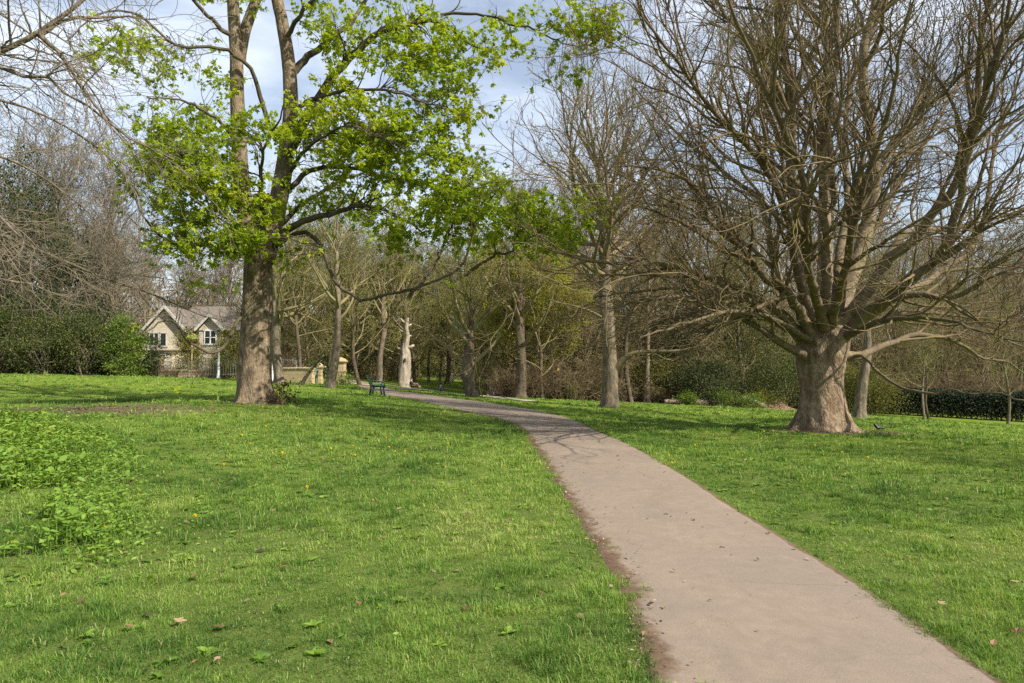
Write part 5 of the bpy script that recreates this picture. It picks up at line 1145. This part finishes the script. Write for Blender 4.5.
def finish_person(px, d, label, rz, top, legs, hairc, sc, recl=0.):
    import bmesh
    o, me, J, ks, th, *_ = person(px, d, label, rz, top, legs, hairc, sc, recl)
    bm = bmesh.new(); bm.from_mesh(me); ly = bm.verts.layers.skin.verify(); bm.verts.ensure_lookup_table()
    for i, k in enumerate(ks): bm.verts[i][ly].radius = (J[k][3],)*2; bm.verts[i][ly].use_root = (k == 'pel')
    bm.to_mesh(me); bm.free(); bpy.context.view_layer.update()
    ev = o.evaluated_get(bpy.context.evaluated_depsgraph_get()); nm = bpy.data.meshes.new_from_object(ev); nm.name = 'body'
    o.modifiers.clear(); o.data = nm; nm.materials.clear()
    for m in (top, legs, skin, M['glass']): nm.materials.append(m)
    K = np.array([J[k][:3] for k in ks]); reg = {'pel': 1, 'wai': 0, 'che': 0, 'nec': 2, 'hea': 2, 'top': 2}
    for p in nm.polygons:
        c = np.array(p.center); k = ks[int(np.argmin(((K-c)**2).sum(1)))]
        r = reg.get(k); p.use_smooth = True
        if r is None: r = 1 if k[1:] in ('hip', 'kne') else (2 if k[1:] in ('ank', 'wri', 'han') or k[1] == 'f' else (3 if k[1:] == 'toe' else 0))
        p.material_index = r
    o.parent = th; th.scale = (sc,)*3
    h = np.array(J['hea'][:3]); hb = MB(); a = np.linspace(-.25, PI/2, 8)
    hb.lathe([(.098*math.cos(q), .11*math.sin(q)) for q in a], h+np.array([-.022, 0, .06]), 14); hb.build('hair', hairc, th)
    fc = MB(); [fc.lathe([(0, -.009), (.009, 0), (0, .009)], h+np.array([.079, s*.03, .045]), 6) for s in (-1, 1)]; fc.build('eyes', M['glass'], th)
    nz = MB(); nz.lathe([(0, -.03), (.016, -.018), (.008, .02), (0, .03)], h+np.array([.088, 0, .018]), 8); [nz.lathe([(0, -.03), (.014, -.01), (.016, .02), (0, .03)], h+np.array([-.005, s*.087, .03]), 8) for s in (-1, 1)]; nz.lathe([(0, -.004), (.022, 0), (0, .004)], h+np.array([.07, 0, -.03]), 8); nz.build('face', skin, th)
hair = plain('dark_hair', (.03,.02,.014), .6)
finish_person(412.5, 55, 'person in a dark top sitting on the grass near the dead trunk', -.15, plain('navy_cloth', (.02,.025,.045), .9), plain('dark_cloth', (.16,.11,.09), .9), hair, .95, .05)
finish_person(441, 53.5, 'person in a grey blue jacket sitting hunched beside the pale side path', 1.9, plain('greyblue_cloth', (.1,.14,.2), .9), plain('charcoal_cloth', (.03,.035,.05), .9), hair, .8, -.04)
def rucksack():
    th = thing('rucksack', 'dark blue rucksack lying on the grass right of the dark trunked tree', 'bag', at(491.5, 46.5), rz=.3); fab = plain('rucksack_cloth', (.02,.03,.055), .8)
    MB().box((0, 0, .2), (.44, .26, .4), bev=.09).build('body', fab, th); MB().box((0, 0, .4), (.46, .29, .09), bev=.04).build('flap', fab, th); MB().box((0, -.15, .14), (.3, .1, .2), bev=.04).build('pocket', plain('grey_cloth', (.16,.18,.22), .8), th)
    for x in (-.13, .13): MB().tubes({'p': np.array([[(x, .12, .4), (x, .2, .3), (x, .19, .15), (x, .12, .05)]]), 'r': np.full((1, 4), .022), 'L': np.ones(1)}, 6, cap=True).build('strap', fab, th)
rucksack()
# ------------------------------------------------------------------ blackbird
def bird():
    h = hit(878, 433.); p = np.array([h[0], h[1], g1(*h)+.03]); th = thing('bird', 'small black bird standing on the right lawn near the massive trunk', 'bird', p, rz=PI)
    blk = plain('black_feathers', (.012,.012,.015), .5, .4, .2)
    c = catmull([(-.17,0,.085),(-.09,0,.1),(-.03,0,.115),(.04,0,.14),(.075,0,.185),(.1,0,.205),(.125,0,.205)], 22)
    r = np.interp(np.linspace(0, 1, 23), [0,.15,.3,.5,.66,.8,.92,1], [.014,.018,.042,.058,.043,.033,.026,.006])
    MB().tubes({'p': c[None], 'r': r[None], 'L': np.ones(1)}, 14, cap=True).build('body', blk, th)
    for s in (-1, 1):
        w = MB(); v = np.array([(.05,s*.045,.15),(.03,s*.062,.11),(-.06,s*.045,.095),(-.15,s*.012,.095),(-.06,s*.035,.125)]); w.add(np.r_[v, v+np.array([0, s*.006, .002])], t=[(0,1,4),(1,2,4),(2,3,4),(5,9,6),(6,9,7),(7,9,8)]); w.build('wing', blk, th, smooth=False)
        MB().tubes({'p': np.array([[(.0, s*.025, .08), (.012, s*.027, .035), (.0, s*.027, -.025), (.03, s*.03, -.028)]]), 'r': np.full((1, 4), .0045), 'L': np.ones(1)}, 6).build('leg', plain('bird_leg', (.05,.035,.02)), th)
    MB().tubes({'p': np.array([[(.118,0,.205),(.135,0,.203),(.155,0,.198)]]), 'r': np.array([[.009,.007,.001]]), 'L': np.ones(1)}, 8).build('beak', plain('beak', (.5,.22,.03)), th)
    MB().box((-.2, 0, .083), (.12, .035, .008), ry=-.15, bev=.003).build('tail', blk, th)
bird()
# ------------------------------------------------------------------ logs, mound
def log(px0, px1, d, r, label, mat, z0=.0, z1=.0):
    a, b = at(px0, d), at(px1, d+.15); a[2] += r*.8+z0; b[2] += r*.8+z1; c = (a+b)/2; th = thing('fallen_log', label, 'log', (c[0], c[1], c[2]-r*.8))
    pts = np.array([a, a*.6+b*.4+np.array([0, 0, .03]), b])-np.array([c[0], c[1], c[2]-r*.8]); u = catmull(pts, 14); ra = r*(1+.1*np.sin(np.arange(15)*1.3+px0))
    MB().tubes({'p': u[None], 'r': ra[None], 'L': np.ones(1)}, 14, cap=True).build('trunk', mat, th)
    MB().tubes({'p': np.array([[u[5], u[5]+np.array([.05, -.1, r*1.6])]]), 'r': np.array([[r*.35, r*.28]]), 'L': np.ones(1)}, 8, cap=True).build('stub', mat, th)
log(741, 763, 44, .17, 'pale bare fallen log lying on the earth mound at the wood edge', M['bark_dead'], .45, .05)
M['log'] = bark('log_bark', (.14,.1,.075), (.25,.19,.15), (.36,.29,.23), (.1,.1,.04), .3, 8.)
log(690, 707, 45, .2, 'longer grey brown log in the row below the dark yew bush', M['log']); log(711, 721, 45, .18, 'short grey brown log right of the longer one below the yew bush', M['log']); log(664, 684, 45.6, .16, 'low brown log in the leaf litter left of the yew bush', M['log'])
def mound():
    mb = MB(); n = 40; u = np.linspace(-1, 1, n); X, Y = np.meshgrid(u, u); c = at(772, 45.5); hx, hy = 2.6, 1.7
    gx, gy = c[0]+X*hx, c[1]+Y*hy; Z = gz(gx, gy)+.78*np.exp(-(X*1.7+.25)**2*1.4-(Y*1.9)**2)*(1+.3*(vn(gx, gy, .5, 71)-.5))-.05-.25*np.maximum(np.abs(X), np.abs(Y))**8
    k = (np.arange(n-1)*n)[:, None]; j = np.arange(n-1)[None]; mb.add(np.stack([gx, gy, Z], -1), q=np.stack([k+j, k+j+1, k+j+n+1, k+j+n], -1).reshape(-1, 4))
    o = mb.build('earth_mound', plain('earth', (.2,.135,.085), .95, .1, .5, 6., .05)); o['kind'] = 'structure'
mound()
# bare litter floor under the wood
def wood_floor():
    mb = MB(); n, m = 120, 24; px = np.linspace(485, 868, n); t = np.linspace(0, 1, m)
    d0 = np.interp(px, [485, 520, 620, 700, 780, 868], [46, 44.2, 45, 46.2, 46.5, 48.5])+.8*(vn(px, 0*px, 18, 81)-.5)
    D = d0[:, None]+t[None]**1.3*26; X = (px[:, None]-512)/F*D; Z = gz(X, D)+.02-.06*(np.abs(2*t-1)[None]**10)
    k = (np.arange(n-1)*m)[:, None]; j = np.arange(m-1)[None]; mb.add(np.stack([X, D, Z], -1), q=np.stack([k+j, k+m+j, k+m+j+1, k+j+1], -1).reshape(-1, 4))
    o = mb.build('woodland_floor', plain('leaf_mould', (.15,.10,.065), .95, .1, .5, 5., .05)); o['kind'] = 'structure'
wood_floor()
# ------------------------------------------------------------------ dandelions and fallen leaves
def small_things():
    yel = plain('dandelion_yellow', (.78,.6,.015), .7, .2, .15, 60.); stk = plain('dandelion_stalk', (.16,.22,.05), .6)
    th = thing('dandelion', 'yellow dandelion flower open in the short grass', 'flower', (0, 0, 0), 'dandelions in the lawn')
    mb = MB(); a = rng.uniform(0, 6.28, 60); e = rng.uniform(.1, 1.3, 60); ax = np.stack([np.cos(a)*np.cos(e), np.sin(a)*np.cos(e), np.sin(e)], -1)
    mb.leaves(LEAF_DIA, np.tile([0, 0, .075], (60, 1)), ax, nrm(np.array([0, 0, 1.])+rng.normal(0, .2, (60, 3))), .026); mb.lathe([(0, .065), (.012, .068), (.016, .08), (0, .086)], sides=8); mb.build('flower_head', yel, th, smooth=False)
    MB().tubes({'p': np.array([[(0, 0, -.01), (.004, .002, .035), (0, 0, .072)]]), 'r': np.full((1, 3), .0025), 'L': np.ones(1)}, 5).build('stalk', stk, th)
    L = [(331,453),(353,449),(355,459),(389,451),(395,455),(403,439),(416,451),(386,442),(405,455),(505,470),(307,494),(522,446),(669,460),(672,467),(695,449),(13,551),(195,523),(105,536),(231,460),(282,458),(242,439),(266,430),(300,428),(277,411),(318,425),(764,435),(773,434),(815,450),(842,457),(790,441),(360,433),(372,436),(341,440),(425,462),(448,447),(250,447),(224,470),(868,462),(735,430)]
    for i, q in enumerate(L):
        h = hit(*q); p = (h[0], h[1], g1(*h)+.0)
        if i == 0: th.location = p
        else: dup(th, p, rng.uniform(0, 6.28), rng.uniform(.8, 1.15))
    br = leafmat('dead_leaf', [(0,(.14,.07,.035)),(.5,(.24,.14,.075)),(1,(.36,.26,.16))], .15)
    src = []
    for k in range(3):
        v, t = LEAF_MAPLE if k != 1 else LEAF_OVAL; v = v.copy(); v[:, 2] += .25*v[:, 0]**2+.2*(v[:, 1]-.5)**2*(1 if k else -1)
        mb = MB().leaves((v, t), np.zeros((1, 3)), np.array([[0, 1., .1]]), np.array([[.1, 0, 1.]]), np.array([.1]), np.array([.15+.35*k])); src.append(mb)
    Ls = [(197,580,'curled rust brown leaf on the grass, reddest of the fallen leaves'),(280,605,'tan curled leaf lying on the foreground grass left of centre'),(178,629,'broad dull green brown leaf flat on the foreground grass'),(221,633,'brown leaf lying just right of the broad dull leaf'),(133,634,'broad grey green leaf flat at the lower left of the lawn'),(11,526,'orange brown leaf among weeds at the left picture edge')]
    Ls += [(x, y, None) for x, y in [(213,522),(191,671),(220,664),(288,571),(483,556),(508,580),(539,597),(440,584),(398,513),(552,526),(993,653),(1017,588),(1017,639),(875,531),(797,552),(95,560),(60,602),(330,560),(360,610),(905,560),(940,610),(420,540),(300,478)]]
    o0 = [None]*3
    for i, (x, y, lb) in enumerate(Ls):
        k = i % 3; h = hit(x, y); p = (h[0], h[1], g1(*h)+.04); big = .85 if lb else rng.uniform(.4, .7)
        if o0[k] is None: o = o0[k] = src[k].build('fallen_leaf', br, smooth=False)
        else: o = o0[k].copy(); COL.objects.link(o)
        o.location = p; o.rotation_euler = (rng.uniform(-.35, .35), rng.uniform(-.35, .35), rng.uniform(0, 6.28)); o.scale = (big,)*3
        tag(o, lb or 'small brown dead leaf lying on the short grass', 'leaf', 'dead leaves on the lawn')
small_things()
print('all', time.time()-T0)
# ------------------------------------------------------------------ light, sky, camera
SUN_AZ, SUN_EL = math.radians(123), math.radians(43)      # azimuth clockwise from straight ahead
sd = Vector((math.sin(SUN_AZ)*math.cos(SUN_EL), math.cos(SUN_AZ)*math.cos(SUN_EL), math.sin(SUN_EL)))
sun = bpy.data.lights.new('sun', 'SUN'); sun.energy = 5.0; sun.angle = math.radians(.55); sun.color = (1, .93, .82)
so = bpy.data.objects.new('sun', sun); COL.objects.link(so); so.rotation_euler = (-sd).to_track_quat('-Z', 'Y').to_euler(); so.location = (30, -20, 40)
w = bpy.data.worlds.new('World'); SC.world = w; w.use_nodes = True; nt = w.node_tree; nt.nodes.clear()
out = nt.nodes.new('ShaderNodeOutputWorld'); bg = nt.nodes.new('ShaderNodeBackground'); bg.inputs[1].default_value = .095
sky = nt.nodes.new('ShaderNodeTexSky'); sky.sky_type = 'NISHITA'; sky.sun_disc = False; sky.sun_elevation = SUN_EL; sky.sun_rotation = SUN_AZ
sky.air_density = 1.1; sky.dust_density = 1.2; sky.ozone_density = 1.2
tc = nt.nodes.new('ShaderNodeTexCoord'); mp = node(nt, 'ShaderNodeMapping', {'Vector': tc.outputs['Generated'], 'Scale': (1.6, 1.6, 4.)})
cn = noise(nt, mp.outputs[0], 1.7, 8, .6, .4)
cl = mixc(nt, mapr(nt, cn, .42, .72, .18, .7), sky.outputs[0], (9.2, 9.7, 10.6))
nt.links.new(cl, bg.inputs[0]); nt.links.new(bg.outputs[0], out.inputs[0])
cam = bpy.data.cameras.new('camera'); co = bpy.data.objects.new('camera', cam); COL.objects.link(co); SC.camera = co
cam.sensor_width = 36; cam.lens = 36*F/1024; cam.clip_end = 2000; cam.clip_start = .05
co.location = (0, 0, EYE); co.rotation_euler = (PI/2+TH, 0, 0)
vs = SC.view_settings; vs.view_transform = 'Standard'; vs.look = 'None'; vs.exposure = .75; vs.gamma = 1.
SC.render.film_transparent = False
cy = SC.cycles; cy.use_denoising = False; cy.max_bounces = 6; cy.diffuse_bounces = 3; cy.glossy_bounces = 2; cy.transmission_bounces = 4; cy.transparent_max_bounces = 4
cy.caustics_reflective = False; cy.caustics_refractive = False; cy.sample_clamp_indirect = 6
print('done', time.time()-T0)
